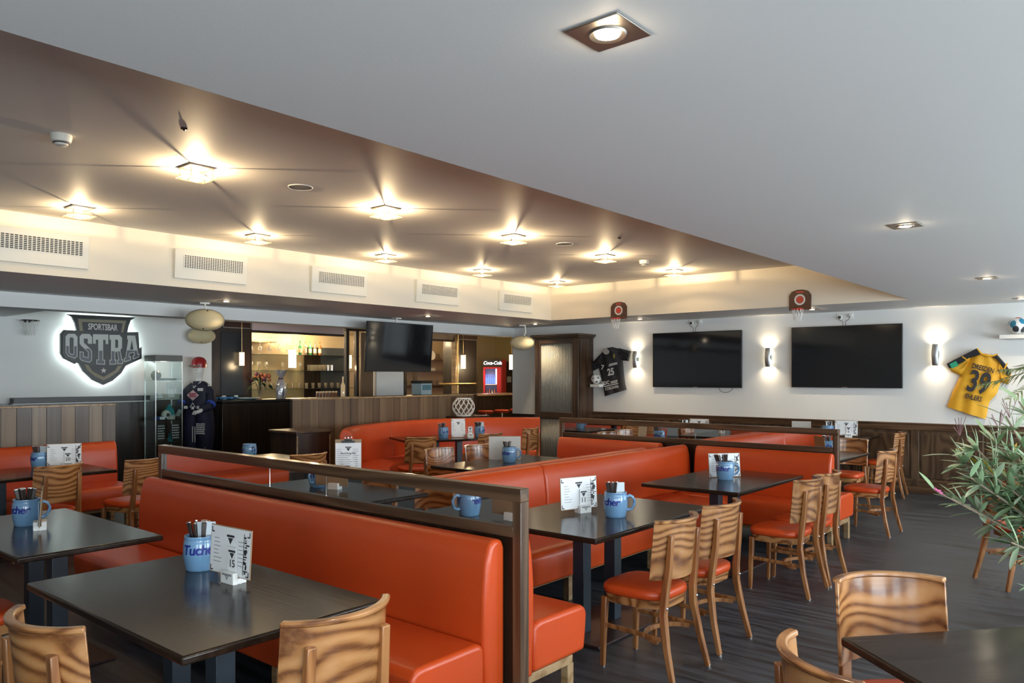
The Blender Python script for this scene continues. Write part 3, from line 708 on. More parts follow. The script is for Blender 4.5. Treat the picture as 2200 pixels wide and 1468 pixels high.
M['jersey_yoke'] = mat('black_yoke_cloth', (.014, .014, .018), .65, bump=.2, bscale=25)
M['jersey_print'] = mat('white_jersey_print', (.72, .70, .68), .6)
j1 = shirt('black short-sleeved jersey with number 25 on the wall', [(-7.868, 2.111), (-8.0, 2.0), (-7.985, 1.77), (-7.93, 1.6), (-7.89, 1.45), (-7.858, 1.27)], [(-7.705, 2.168), (-7.50, 2.12), (-7.479, 1.915), (-7.46, 1.70), (-7.43, 1.5), (-7.40, 1.394)],
           ([(-7.90, 2.09), (-8.024, 1.983), (-8.196, 1.837)], [(-7.95, 1.82), (-7.985, 1.79), (-8.112, 1.738)]), ([(-7.56, 2.145), (-7.516, 2.135), (-7.308, 2.083)], [(-7.50, 1.93), (-7.479, 1.919), (-7.358, 1.91)]), 11.965, 'jersey_black', 'jersey_yoke', 3)
F = (PI/2, 0, 0)
def jt(par, s, size, m, x, z, y, tilt=0, bold=.0, sx=1, nm='lettering'): return text(nm, s, size, m, par, (x, y, z), (PI/2, -tilt, 0), bold, sx=sx)
jt(j1, '25', .17, 'jersey_print', -7.69, 1.71, -.062, .16, .006, .85)
jt(j1, 'CORDAVIA', .072, 'jersey_print', -7.67, 1.425, -.060, .2, .001, .8)
jt(j1, 'SDC', .085, 'jersey_print', -7.80, 1.51, -.064, .18, .003)
for k, (x, z, L) in enumerate(((-7.64, 1.865, .17), (-7.64, 1.842, .19), (-7.62, 1.548, .15), (-7.62, 1.522, .14), (-7.68, 1.478, .30))):
    obj('print_line', MB().box(-L/2, L/2, -.001, .001, -.008, .008), 'jersey_print', j1, (x, -.064, z), rot=(0, -.2, 0))
obj('print_mark', MB().add([(-.05, 0, -.04), (-.03, 0, -.045), (.02, 0, .03), (0, 0, .04)], [(0, 1, 2, 3)]).add([(-.05, 0, .04), (.0, 0, .045), (.0, 0, .03), (-.045, 0, .025)], [(0, 1, 2, 3)]), 'jersey_print', j1, (-7.85, -.063, 1.80))
obj('neck_lining', MB().lathe([(0, 0), (.07, 0)], 24, T(0, 0, 0, PI/2), 1, .75, False), mat('neck_grey', (.42, .42, .38), .7), j1, (-7.795, -.052, 2.085))
obj('emblem', MB().lathe([(0, 0), (.03, 0)], 6, T(0, 0, 0, PI/2), .8, 1.6, False), mat('olive_print', (.30, .26, .06), .6), j1, (-7.62, -.063, 2.0))
j2 = shirt('yellow jersey with number 39, hung askew on the right wall', [(-1.945, 1.965), (-2.06, 1.90), (-2.10, 1.74), (-2.135, 1.65), (-2.17, 1.55), (-2.221, 1.437), (-2.29, 1.222)], [(-1.69, 1.905), (-1.61, 1.79), (-1.64, 1.62), (-1.665, 1.563), (-1.711, 1.4), (-1.795, 1.3), (-1.833, 1.069)],
           ([(-1.98, 1.98), (-2.083, 1.917), (-2.275, 1.807)], [(-2.09, 1.68), (-2.132, 1.65), (-2.235, 1.70)]), ([(-1.69, 1.91), (-1.609, 1.79), (-1.545, 1.682)], [(-1.67, 1.60), (-1.665, 1.563), (-1.582, 1.531)]), 11.965, 'jersey_yellow', 'jersey_yellow', 5)
def yoke(pts): 
    return obj('shoulder_yoke', MB().prism(pts, -.062, -.02, lambda u, v, d: (u, d, v)), 'jersey_yoke', j2, bevel=.006)
yoke([(-1.928, 2.013), (-1.871, 1.935), (-1.93, 1.915), (-2.02, 1.885), (-2.09, 1.83), (-2.255, 1.745), (-2.285, 1.81), (-2.083, 1.925)])
yoke([(-1.70, 1.925), (-1.755, 1.90), (-1.70, 1.865), (-1.64, 1.78), (-1.57, 1.64), (-1.54, 1.68), (-1.605, 1.80)])
obj('collar', MB().tube([(-1.928, -.05, 2.01), (-1.875, -.055, 1.935), (-1.80, -.058, 1.905), (-1.73, -.055, 1.91), (-1.69, -.05, 1.93)], .012, 8), 'jersey_yellow', j2)
obj('sleeve_patch', MB().box(-.045, .045, -.001, .001, -.035, .035), mat('green_patch', (.04, .42, .22), .6), j2, (-2.195, -.066, 1.795), rot=(0, -.5, 0))
for a, z, tl in ((-2.06, 1.875, -.9), (-1.60, 1.765, .4)): obj('stripe', MB().box(-.008, .008, -.001, .001, -.05, .05), 'jersey_yellow', j2, (a, -.065, z), rot=(0, tl, 0))
jt(j2, 'DRESDEN', .092, 'print', -1.855, 1.742, -.066, -.30, .002, .66)
jt(j2, '39', .40, 'print', -1.905, 1.545, -.068, -.24, .010, .66)
jt(j2, 'EHLERS', .092, 'print', -1.965, 1.352, -.066, -.25, .002, .66)
# basketball hoops
M['net'] = mat('white_net', (.75, .74, .72), .8); M['board_brown'] = mat('brown_hoop_board', (.075, .024, .014), .4, var=.5, bscale=18); M['hoop_red'] = mat('red_hoop', (.55, .05, .03), .4)
def net(r, z0, z1, r1, n=10):
    b = MB()
    for i in range(n):
        for d in (1, -1):
            pts = []
            for j in range(7):
                f = j/6; a = 2*PI*(i/n)+d*f*PI*2/n; rr = r*(1-f)+r1*f; pts.append((rr*math.cos(a), rr*math.sin(a), z0+(z1-z0)*f))
            b.tube(pts, .0035, 4)
    return b
def hoop(label, loc, tilt):
    t = thing('basketball_hoop', label, 'basketball hoop', loc)
    pl = [(-.15, -.12), (.15, -.12), (.15, .08), (.11, .135), (.04, .155), (-.04, .155), (-.11, .135), (-.15, .08)]
    bd = obj('backboard', MB().prism(pl, -.018, 0, lambda u, v, d: (u, d, v)), 'board_brown', t, bevel=.004)
    obj('ring_print', MB().lathe([(.052, 0), (.075, 0)], 28, T(0, -.020, .02, PI/2), caps=False), 'jersey_print', bd)
    obj('centre_dot', MB().lathe([(0, 0), (.048, 0)], 28, T(0, -.0205, .02, PI/2), caps=False), 'hoop_red', bd)
    obj('lettering_band', MB().box(-.05, .05, -.0195, -.0185, .115, .135), 'hoop_red', bd)
    obj('rim', MB().tube([(.075*math.cos(a), -.105+.075*math.sin(a), -.115) for a in [2*PI*i/24 for i in range(24)]], .007, 8, True), 'hoop_red', t)
    obj('bracket', MB().box(-.025, .025, -.035, -.015, -.125, -.09), 'hoop_red', t)
    o = obj('net', net(.075, 0, -.16, .042), 'net', t, (0, -.105, -.118)); return t
hoop('small basketball hoop above the black jersey', (-6.72, YR-.002, 2.675), 0)
hoop('small basketball hoop above the large wall television', (-3.82, YR-.002, 2.665), 0)
t = thing('basketball_hoop', 'bare mini hoop with white net left of the lit sign', 'basketball hoop', (-11.998, 3.86, 2.40))
obj('bracket', MB().box(0, .03, -.04, .04, -.02, .02).box(.02, .05, -.012, .012, -.008, .008), 'black', t)
obj('rim', MB().tube([(.15+.11*math.cos(a), .11*math.sin(a), 0) for a in [2*PI*i/24 for i in range(24)]], .006, 8, True), 'cut_dark', t)
obj('net', net(.11, 0, -.2, .05), 'net', t, (.15, 0, -.003))
# cream ovals
def oval(label, loc, rz, s, mount, arm):
    t = thing('oval_speaker', label, 'speaker', loc, rz, 'cream oval speakers')
    vs = []
    prof = []
    for j in range(15):
        a = PI*j/14; prof.append((max(1e-6, math.sin(a)), -math.cos(a)))
    mb = MB().lathe([(r*.235*s, z*.095*s) for r, z in prof], 40, T(0, 0, 0, PI/2), 1, .60)
    obj('cover', mb, 'cream_oval', t, smooth=60)
    obj('seam_band', MB().lathe([(.236*s, -.03*s), (.242*s, 0), (.236*s, .03*s)], 40, T(0, .012, 0, PI/2), 1, .60, False), 'cream_plastic', t)
    for x, z in ((.03, .115), (-.02, -.115)): obj('screw', MB().sphere(.011*s, 8, 6, T(x*s, -.052*s, z*s)), 'print', t)
    obj('arm', MB().tube(arm, .012, 8), 'white_plastic', t); obj('mount', mount, 'white_plastic', t, bevel=.003)
oval('larger cream oval speaker under the soffit right of the lit sign', (-9.55, 5.14, 2.372), math.radians(62), 1.0, MB().box(-.06, .06, -.03, .03, .206, .226), [(0, .02, .10), (.01, .02, .16), (.0, 0, .21)])
oval('smaller cream oval speaker on the sign wall, below the larger one', (-11.80, 6.30, 2.285), math.radians(70), .88, MB().box(-.05, .05, .17, .19, -.05, .05), [(0, .05, 0), (0, .18, 0)])
oval('cream oval speaker over the pale wall left of the case door', (-9.25, 11.28, 2.262), math.radians(40), .94, MB().box(-.06, .06, -.03, .03, .316, .336), [(.02, .02, .09), (.06, .02, .2), (.05, 0, .32)])
# hanging television
t = thing('television', 'black television hung from the soffit in front of the bar', 'television', (-9.62, 8.575, 2.11))
RT = (0, math.radians(4), 0)
obj('casing', MB().box(-.035, .004, -.715, .715, -.40, .40), 'black', t, bevel=.006, rot=RT)
obj('screen', MB().box(.0045, .006, -.70, .70, -.382, .388), 'screen', t, smooth=0, rot=RT)
obj('rear_box', MB().box(-.08, -.035, -.35, .35, -.25, .15), 'black', t, bevel=.01)
obj('pole', MB().cyl(.018, .1, .47, 12, T(-.10, 0, 0)), 'white_plastic', t)
obj('ceiling_plate', MB().box(-.16, -.04, -.06, .06, .474, .49), 'white_plastic', t, bevel=.003)
obj('bracket', MB().box(-.115, -.075, -.12, .12, -.12, .12), 'black', t)

# ------------------------------------------------------------------ lit sign
SG = thing('lit_sign', 'back-lit shield sign reading SPORTSBAR OSTRA on the left wall', 'sign', (0, 0, 0))
out = [(4.343,2.518),(5.29,2.524),(5.222,2.481),(5.189,2.394),(5.172,2.299),(5.332,2.306),(5.341,2.202),(5.349,2.047),(5.383,2.083),(5.383,1.909),(5.147,1.794),(5.081,1.683),(4.958,1.573),(4.829,1.511),(4.679,1.583),(4.555,1.707),(4.479,1.845),(4.441,1.812),(4.291,1.891),(4.254,1.962),(4.254,2.236),(4.298,2.294),(4.463,2.293),(4.441,2.398),(4.403,2.477)]
fx = lambda u, v, d: (d, u, v)
M['sign_black'] = mat('sign_black', (.010, .014, .014), .35); M['sign_tan'] = mat('sign_tan', (.30, .27, .19), .5)
M['sign_grey'] = mat('sign_grey', (.035, .036, .045), .4); M['sign_silver'] = mat('sign_silver', (.62, .64, .62), .5); M['sign_slate'] = mat('sign_slate', (.115, .125, .15), .4)
obj('base_plate', MB().prism(out, -11.93, -11.885, fx), 'sign_black', SG, smooth=0)
cxs, czs = 4.82, 2.02
obj('led_strip', MB().prism([(cxs+(u-cxs)*.955, czs+(v-czs)*.955) for u, v in out], -11.965, -11.935, fx), 'led', SG, smooth=0)
obj('shield_border', MB().prism([(4.479,2.461),(5.155,2.469),(5.13,2.391),(5.105,2.262),(5.095,2.16),(4.52,2.16)], -11.885, -11.880, fx), 'sign_tan', SG, smooth=0)
obj('shield_border', MB().prism([(4.555,1.83),(5.105,1.82),(5.039,1.709),(4.917,1.624),(4.829,1.578),(4.703,1.641),(4.601,1.732)], -11.885, -11.880, fx), 'sign_tan', SG, smooth=0)
obj('shield_field', MB().prism([(4.532,2.419),(5.097,2.427),(5.06,2.20),(4.56,2.20)], -11.88, -11.877, fx), 'sign_grey', SG, smooth=0)
obj('shield_field', MB().prism([(4.601,1.83),(5.048,1.82),(4.99,1.725),(4.829,1.628),(4.679,1.707)], -11.88, -11.877, fx), 'sign_grey', SG, smooth=0)
band = [(4.27,2.225),(4.31,2.285),(5.325,2.295),(5.335,2.06),(5.37,2.06),(5.37,1.92),(5.12,1.80),(4.86,1.785),(4.62,1.80),(4.45,1.83),(4.30,1.90),(4.27,1.96)]
obj('banner', MB().prism(band, -11.877, -11.872, fx), 'sign_black', SG, smooth=0)
obj('star', MB().prism([(4.826+.045*(1 if i % 2 == 0 else .42)*math.sin(PI*i/5), 1.722+.045*(1 if i % 2 == 0 else .42)*math.cos(PI*i/5)) for i in range(10)], -11.877, -11.872, fx), 'jersey_print', SG, smooth=0)
text('lettering', 'SPORTSBAR', .125, 'jersey_print', SG, (-11.874, 4.817, 2.352), (PI/2, 0, PI/2), .003, .001, 0, 1.0, .62)
# slab-serif letters: strips in a unit box, mapped into each letter's quad; lower halves darker
def strip(pts, wd): return pts, wd
G = {
 'O': [[(.0,.12),(.0,.88),(.22,1),(.78,1),(1,.88),(1,.12),(.78,0),(.22,0)], [(.34,.2),(.34,.8),(.42,.85),(.58,.85),(.66,.8),(.66,.2),(.58,.15),(.42,.15)]],
 'S': [[(0,.06),(0,.34),(.34,.34),(.34,.18),(.66,.18),(.66,.36),(.12,.56),(0,.64),(0,.9),(.2,1),(.8,1),(1,.9),(1,.66),(.66,.66),(.66,.83),(.34,.83),(.34,.68),(.88,.48),(1,.40),(1,.1),(.8,0),(.2,0)]],
 'T': [[(0,1),(1,1),(1,.68),(.82,.68),(.82,.82),(.66,.82),(.66,.16),(.78,.16),(.78,0),(.22,0),(.22,.16),(.34,.16),(.34,.82),(.18,.82),(.18,.68),(0,.68)]],
 'R': [[(0,1),(.74,1),(.92,.9),(.92,.56),(.80,.48),(.92,.16),(1,.16),(1,0),(.58,0),(.58,.16),(.64,.16),(.56,.42),(.42,.42),(.42,.16),(.5,.16),(.5,0),(0,0),(0,.16),(.1,.16),(.1,.84),(0,.84)], [(.42,.56),(.42,.84),(.58,.84),(.62,.8),(.62,.6),(.58,.56)]],
 'A': [[(.2,1),(.72,1),(.92,.16),(1,.16),(1,0),(.56,0),(.56,.16),(.64,.16),(.62,.28),(.36,.28),(.34,.16),(.44,.16),(.44,0),(0,0),(0,.16),(.08,.16),(.26,.84),(.2,.84)], [(.38,.42),(.6,.42),(.5,.82)]]}
def letter(ch, quad, name):
    (a, b, c, d) = quad          # top-left, top-right, bottom-right, bottom-left
    def mp(u, v): return tuple((a[k]*(1-u)+b[k]*u)*v+(d[k]*(1-u)+c[k]*u)*(1-v) for k in (0, 1))
    def make(sel, mm, x0, x1, nm, par, shrink):
        bm = bmesh.new()
        loops = [[mp(*p) for p in L] for L in G[ch]]
        es = []
        for L in loops:
            vs = [bm.verts.new((0, p[0], p[1])) for p in L]; es += [bm.edges.new((vs[i], vs[(i+1) % len(vs)])) for i in range(len(vs))]
        bmesh.ops.triangle_fill(bm, edges=es, use_beauty=True, use_dissolve=False)
        if sel:
            zc = (a[1]+d[1])/2-.01
            bmesh.ops.bisect_plane(bm, geom=bm.verts[:]+bm.edges[:]+bm.faces[:], plane_co=(0, 0, zc), plane_no=(0, 0, 1), clear_outer=True)
            cy, cz = (a[0]+b[0])/2, (zc+d[1])/2
            if len(bm.verts): bmesh.ops.inset_region(bm, faces=bm.faces[:], thickness=.009, use_even_offset=True)
        if sel:
            bm.faces.ensure_lookup_table(); n0 = [f for f in bm.faces]
        r = bmesh.ops.extrude_face_region(bm, geom=bm.faces[:])
        bmesh.ops.translate(bm, verts=[v for v in r['geom'] if isinstance(v, bmesh.types.BMVert)], vec=(x1-x0, 0, 0))
        me = bpy.data.meshes.new(nm); bm.to_mesh(me); bm.free(); me.materials.append(M[mm])
        o = bpy.data.objects.new(nm, me); C.objects.link(o); o.parent = par; o.location = (x0, 0, 0); return o
    o = make(0, 'sign_silver', -11.872, -11.864, name, SG, 0)
    (a2, b2, c2, d2) = quad
    def low():
        # two-tone print: darker lower field, strokes clipped to the lower half and inset
        bm = bmesh.new(); es = []
        for L in G[ch]:
            vs = [bm.verts.new((0,)+mp(*p)) for p in L]; es += [bm.edges.new((vs[i], vs[(i+1) % len(vs)])) for i in range(len(vs))]
        bmesh.ops.triangle_fill(bm, edges=es, use_beauty=True, use_dissolve=False)
        zc = (a[1]+d[1])/2-.01
        bmesh.ops.bisect_plane(bm, geom=bm.verts[:]+bm.edges[:]+bm.faces[:], plane_co=(0, 0, zc), plane_no=(0, 0, 1), clear_outer=True)
        rr = bmesh.ops.inset_region(bm, faces=bm.faces[:], thickness=.010, use_even_offset=True, use_boundary=True)
        bmesh.ops.delete(bm, geom=rr['faces'], context='FACES')
        me = bpy.data.meshes.new('letter_low_field_mesh'); bm.to_mesh(me); bm.free(); me.materials.append(M['sign_slate'])
        q = bpy.data.objects.new('letter_low_field', me); C.objects.link(q); q.parent = o; q.location = (.009, 0, 0)
    low()
letter('O', [(4.309,2.238),(4.467,2.244),(4.467,1.876),(4.309,1.935)], 'letter')
letter('S', [(4.494,2.245),(4.663,2.250),(4.663,1.826),(4.494,1.866)], 'letter')
letter('T', [(4.675,2.247),(4.889,2.252),(4.889,1.805),(4.675,1.815)], 'letter')
letter('R', [(4.905,2.247),(5.100,2.252),(5.100,1.822),(4.905,1.808)], 'letter')
letter('A', [(5.114,2.247),(5.340,2.252),(5.340,1.925),(5.114,1.845)], 'letter')
# ================================================================== BAR
M['bar_lit'] = mat('bar_back_panel', (.52, .40, .25), .45); M['mauve'] = mat('mauve_panel', (.80, .64, .66), .35)
M['shelf_glass'] = thin_glass('shelf_glass', (.85, .92, .88), .2)
M['bottle_green'] = mat('green_bottle', (.02, .16, .05), .1); M['bottle_brown'] = mat('brown_bottle', (.16, .055, .012), .12); M['bottle_clear'] = M['glass']
M['label_paper'] = mat('bottle_label', (.62, .50, .32), .6); M['orange_drink'] = mat('orange_drink', (.60, .17, .05), .25)
def simple(name, label, cat, mb, m, group=None, bevel=0, **kw): return tag(obj(name, mb, m, bevel=bevel, **kw), label, cat, group)
# column left of the shelves
t = thing('bar_column', 'dark panelled bar column left of the glass shelves', 'column', (-12.1, 6.57, 0))
obj('body', MB().box(-.5, 0, 0, .80, 0, 2.62), 'bar_wood', t, bevel=.004)
obj('inset_panel', MB().box(0, .012, .22, .62, 1.3, 2.38), mat('dark_blue_panel', (.014, .017, .022), .3), t, bevel=.003)
gr = obj('grille_frame', MB().box(0, .014, .26, .27, 2.46, 2.60).box(0, .014, .77, .78, 2.46, 2.60).box(0, .014, .26, .78, 2.455, 2.465).box(0, .014, .26, .78, 2.595, 2.605), 'steel', t)
obj('grille', MB().box(0, .006, .27, .77, 2.465, 2.595), mat('dark_red_grille', (.05, .014, .008), .5), gr)
# canopy over the bar
t = thing('bar_canopy', 'mauve panelled canopy over the bar shelves', 'canopy', (-12.15, 7.37, 0))
obj('front_panel', MB().box(-.03, 0, 0, 2.0, 2.44, 2.60), 'mauve', t); obj('lintel', MB().box(-.06, .02, 0, 2.0, 2.40, 2.44), 'bar_wood', t, bevel=.004); obj('top_strip', MB().box(-.05, .01, 0, 2.0, 2.60, 2.63), 'bar_wood', t)
obj('roof', MB().box(-3.0, -.03, 0, 6.0, 2.62, 2.66), 'bar_lit', t)
t = thing('bar_canopy', 'brownish canopy panel right of the hanging television', 'canopy', (-12.15, 10.95, 0))
obj('front_panel', MB().box(-.03, 0, 0, 1.6, 2.44, 2.60), mat('taupe_panel', (.24, .18, .14), .5), t); obj('lintel', MB().box(-.05, .01, 0, 1.6, 2.40, 2.44), 'bar_wood', t)
# portal with cornice
t = thing('bar_portal', 'dark wooden portal with cornice left of the hanging television', 'portal', (-12.14, 9.49, 0))
for y in (-.06, .18): obj('post', MB().box(-.08, 0, y, y+.07, 0, 2.52), 'bar_wood', t, bevel=.004)
obj('cornice', MB().box(-.12, .04, -.09, .45, 2.56, 2.60).box(-.1, .02, -.08, .42, 2.52, 2.56), 'bar_wood', t, bevel=.006)
obj('brown_panel', MB().box(-.06, -.02, .31, .62, 0, 2.5), mat('umber_panel', (.17, .105, .06), .4), t)
simple('white_pillar', 'white square pillar under the hanging television', 'pillar', MB().box(-12.45, -12.09, 10.14, 10.86, 0, 2.62), 'white_paint', bevel=.004)
t = thing('shelf_surround', 'dark wooden uprights of the right bar shelves', 'frame', (-12.1, 10.9, 0))
for a in (0, .30): obj('upright', MB().box(-.1, 0, a, a+.06, 0, 2.5), 'post_wood', t, bevel=.004)
obj('upright', MB().box(-.12, 0, 1.50, 1.60, 0, 2.5), 'base_wood', t, bevel=.004)
simple('brass_pole', 'upright brass pole right of the bar shelves', 'pole', MB().cyl(.022, 1.25, 2.72, 12, T(-12.0, 12.38)), 'brass')
t = thing('brass_rail', 'horizontal brass rail across the right end of the bar', 'rail', (-11.98, 11.8, 1.465))
obj('bar', MB().tube([(0, 0, 0), (0, 1.12, 0)], .024, 10), 'brass', t)
for y in (0, 1.12): obj('end_knob', MB().sphere(.03, 12, 8, T(0, y, 0)), 'brass', t)
t = thing('bar_column', 'dark column at the right end of the bar', 'column', (-12.1, 12.52, 0))
obj('body', MB().box(-.5, 0, 0, .58, 0, 2.62), 'bar_wood', t, bevel=.004); obj('frieze', MB().box(0, .02, 0, .58, 2.47, 2.60), mat('dark_red_grille2', (.045, .014, .008), .5), t); obj('frieze_edge', MB().box(0, .024, 0, .58, 2.455, 2.467), 'steel', t)
# counter
t = thing('bar_counter', 'long black bar counter in front of the glass shelves', 'counter', (-12.1, 6.55, 0))
obj('front', MB().box(.03, .40, .04, 6.0, 0, 1.20), 'bar_wood', t, bevel=.01); obj('worktop', MB().box(.025, .46, .02, 6.05, 1.20, 1.245), 'black', t, bevel=.012, seg=3)
for i in range(5): obj('front_strip', MB().box(.40, .406, .5+1.1*i, .515+1.1*i, .1, 1.15), 'cut_dark', t)
obj('kick_plate', MB().box(.40, .41, .12, 5.9, 0, .1), 'cut_dark', t)
t = thing('bar_counter', 'dark counter before the lit drinks cooler', 'counter', (-12.6, 13.15, 0))
obj('front', MB().box(-.3, .45, 0, 1.9, 0, 1.17), 'bar_wood', t, bevel=.01); obj('worktop', MB().box(-.34, .5, -.03, 1.93, 1.17, 1.21), 'base_wood', t, bevel=.008)
# back wall of the bar: lit panels, shelves
t = thing('bar_shelving', 'lit glass shelving behind the bar', 'shelving', (-15.0, 7.2, 0))
obj('back_panel', MB().box(-.15, -.12, 0, 3.4, .95, 2.6), 'bar_lit', t)
obj('dark_panel', MB().box(-.12, -.10, 3.34, 3.78, .95, 2.3), 'bar_wood', t); obj('blue_panel', MB().box(-.12, -.10, 3.78, 4.6, .95, 2.3), mat('slate_blue_panel', (.07, .085, .10), .4), t)
for z in (1.36, 1.76, 2.11): obj('shelf', MB().box(-.12, .32, .0, 4.6, z-.012, z), 'shelf_glass', t, bevel=.002)
obj('back_counter', MB().box(-.12, .5, 0, 5.8, .86, .92), 'bar_wood', t); obj('back_cabinet', MB().box(-.12, .45, 0, 5.8, 0, .86), 'bar_wood', t)
obj('hanging_rail', MB().box(-.1, .3, .0, 2.35, 2.36, 2.375), 'brass', t)
for i in range(7): o = obj('spot', MB().lathe([(0, 0), (.05, 0), (.055, .01)], 16), 'bulb_spot', t, (.25, .75+.36*i, 2.56))
for y in (8.2, 9.3, 10.4): lamp('POINT', 'bar_shelf_light', (-14.55, y, 2.48), 26, (1, .76, .44), size=.05)
lamp('POINT', 'bar_shelf_light', (-14.5, 13.2, 2.4), 22, (1, .72, .40), size=.05)
t = thing('bar_shelving', 'shelving with plates behind the right end of the bar', 'shelving', (-15.0, 13.4, 0))
obj('back_panel', MB().box(-.15, -.12, 0, 2.2, .95, 2.6), 'bar_lit', t)
for z in (1.40, 1.76, 2.05): obj('shelf', MB().box(-.12, .3, 0, 2.2, z-.014, z), 'post_wood', t)
obj('cupboard', MB().box(-.12, .4, .0, 2.2, 0, .95), 'bar_wood', t)
# glasses
def glass_mesh(kind):
    if kind == 'stem_down': p = [(.034, 0), (.040, .05), (.03, .09), (.006, .10), (.005, .17), (.032, .178), (.034, .18)]
    elif kind == 'tumbler': p = [(.028, 0), (.036, .12), (.034, .12), (.027, .008), (0, .008)]
    elif kind == 'mug': p = [(.04, 0), (.042, .13), (.038, .13), (.036, .012), (0, .012)]
    else: p = [(.032, 0), (.005, .006), (.005, .06), (.03, .09), (.038, .13), (.032, .18), (.031, .18)]
    return MB().lathe(p, 10)
GM = {}
def glass(kind, label, group, loc):
    if kind not in GM:
        o = obj('drinking_glass' if kind != 'mug' else 'beer_glass', glass_mesh(kind), 'glass'); GM[kind] = o
    else: o = GM[kind].copy(); C.objects.link(o)
    o.location = (loc[0], loc[1]*1.0536, loc[2]); return tag(o, label, 'glass', group)
for i in range(18): glass('stem_down', 'stemmed glass in the hanging row at the top of the bar', 'stemmed glasses hanging over the shelves', (-14.85+.14*(i % 2), 7.95+.105*i, 2.175))
OR = 'first second third fourth fifth sixth seventh eighth ninth tenth eleventh twelfth'.split()
for i in range(11): glass('goblet', OR[i]+' goblet from the left on the second bar shelf', 'goblets on the second bar shelf', (-14.84+.16*(i % 2), 8.05+.085*i, 1.76))
for i in range(2): glass('goblet', ('left', 'right')[i]+' of two balloon glasses beside the bright pendant lamp', None, (-14.75, 9.24+.42*i, 1.76))
for i in range(12): glass('mug', 'glass mug in the stacked block right of the pendant lamp', 'stacked glass mugs on the second shelf', (-14.82+.12*(i % 2), 9.93+.10*(i//2), 1.76))
for i in range(22): glass('tumbler', 'tumbler on the lowest bar shelf', 'tumblers on the lowest bar shelf', (-14.85+.13*(i % 2), 8.9+.082*i, 1.36))
for i in range(6): glass('tumbler', OR[i]+' tumbler from the left on the back counter under the shelves', 'tumblers on the back counter', (-14.65, 9.15+.11*i, .92))
for i in range(8): glass('tumbler', OR[i]+' tumbler from the left under the plates', 'tumblers under the plates', (-14.85+.12*(i % 2), 13.25+.09*i, 1.40))
BT = {}
def bottle(label, loc, m, group='bottles on the top bar shelf'):
    k = m
    if k not in BT:
        r = obj('bottle', MB().lathe([(0, 0), (.036, 0), (.038, .02), (.038, .17), (.03, .20), (.013, .225), (.013, .29), (.015, .295), (.015, .31), (0, .31)], 14), m); BT[k] = r
        obj('bottle_label', MB().lathe([(.0385, .05), (.0385, .14)], 14, caps=False), 'label_paper', r)
    else:
        r = BT[k].copy(); C.objects.link(r)
        for ch in BT[k].children: c = ch.copy(); C.objects.link(c); c.parent = r
    r.location = (loc[0], loc[1]*1.0536, loc[2]); return tag(r, label, 'bottle', group)
for i, (m, lb) in enumerate((('bottle_green', 'green bottle, left end of the top shelf bottles'), ('bottle_clear', 'clear bottle, second of the top shelf bottles'), ('bottle_green', 'green bottle, third of the top shelf bottles'), ('bottle_clear', 'clear bottle, fourth of the top shelf bottles'), ('bottle_brown', 'brown bottle, right end of the top shelf bottles'))):
    bottle(lb, (-14.75, 9.66+.125*i, 2.11), m)
simple('bottle', 'clear spirit bottle standing left of the portal', 'bottle', MB().lathe([(0, 0), (.04, 0), (.042, .02), (.042, .22), (.014, .28), (.014, .38), (0, .38)], 14, T(-11.9, 9.16, 1.246)), 'bottle_clear')
for i in range(7): 
    o = thing('juice_glass', ('first', 'second', 'third', 'fourth', 'fifth', 'sixth', 'seventh')[i]+' glass of orange drink from the left on the bar', 'glass', (-11.9, 8.58+.07*i, 1.246), 0, 'orange drinks behind the board wall')
    obj('glass', MB().lathe([(.022, 0), (.026, .11), (.025, .11), (.021, .006), (0, .006)], 10), 'glass', o); obj('drink', MB().cyl(.020, .008, .085, 10, None, .023), 'orange_drink', o)
# plates, boxes right side
for i in range(2):
    o = tag(obj('plate', MB().lathe([(0, .006), (.09, .0), (.13, .018), (.128, .022), (.085, .008), (0, .012)], 24, T(0, 0, 0, 0, PI/2-.15)), 'cream_plastic', None, (-14.93+.02*i, 14.2+.17*i, 2.185)), ('pale plate leaning on the upper right bar shelf', 'second pale plate leaning beside the first, nearer the pole')[i], 'plate')
for i in range(4): tag(obj('plate', MB().lathe([(0, 0), (.08, 0), (.12, .018), (.118, .021), (.08, .004), (0, .004)], 20), 'cream_plastic', None, (-14.82, 14.3, 1.761+.022*i)), 'pale plate in the stack on the middle right shelf', 'plate', 'stacked plates on the middle right shelf')
simple('glass_bowl', 'large glass bowl on the upper right bar shelf', 'bowl', MB().lathe([(.07, 0), (.15, .08), (.17, .2), (.165, .2), (.145, .085), (.065, .006), (0, .006)], 24, T(-14.86, 14.85, 2.052)), 'glass')
t = thing('drip_machine', 'pale glass-fronted appliance on the bar under the plates', 'appliance', (-11.90, 11.04, 1.246))
obj('body', MB().box(-.15, .15, 0, .30, 0, .24), mat('pale_blue_panel', (.42, .56, .64), .3), t, bevel=.01); obj('top', MB().box(-.16, .16, -.01, .31, .24, .30), 'black', t, bevel=.005); obj('window', MB().box(.151, .156, .03, .27, .10, .21), mat('blue_window', (.10, .25, .34), .15), t)
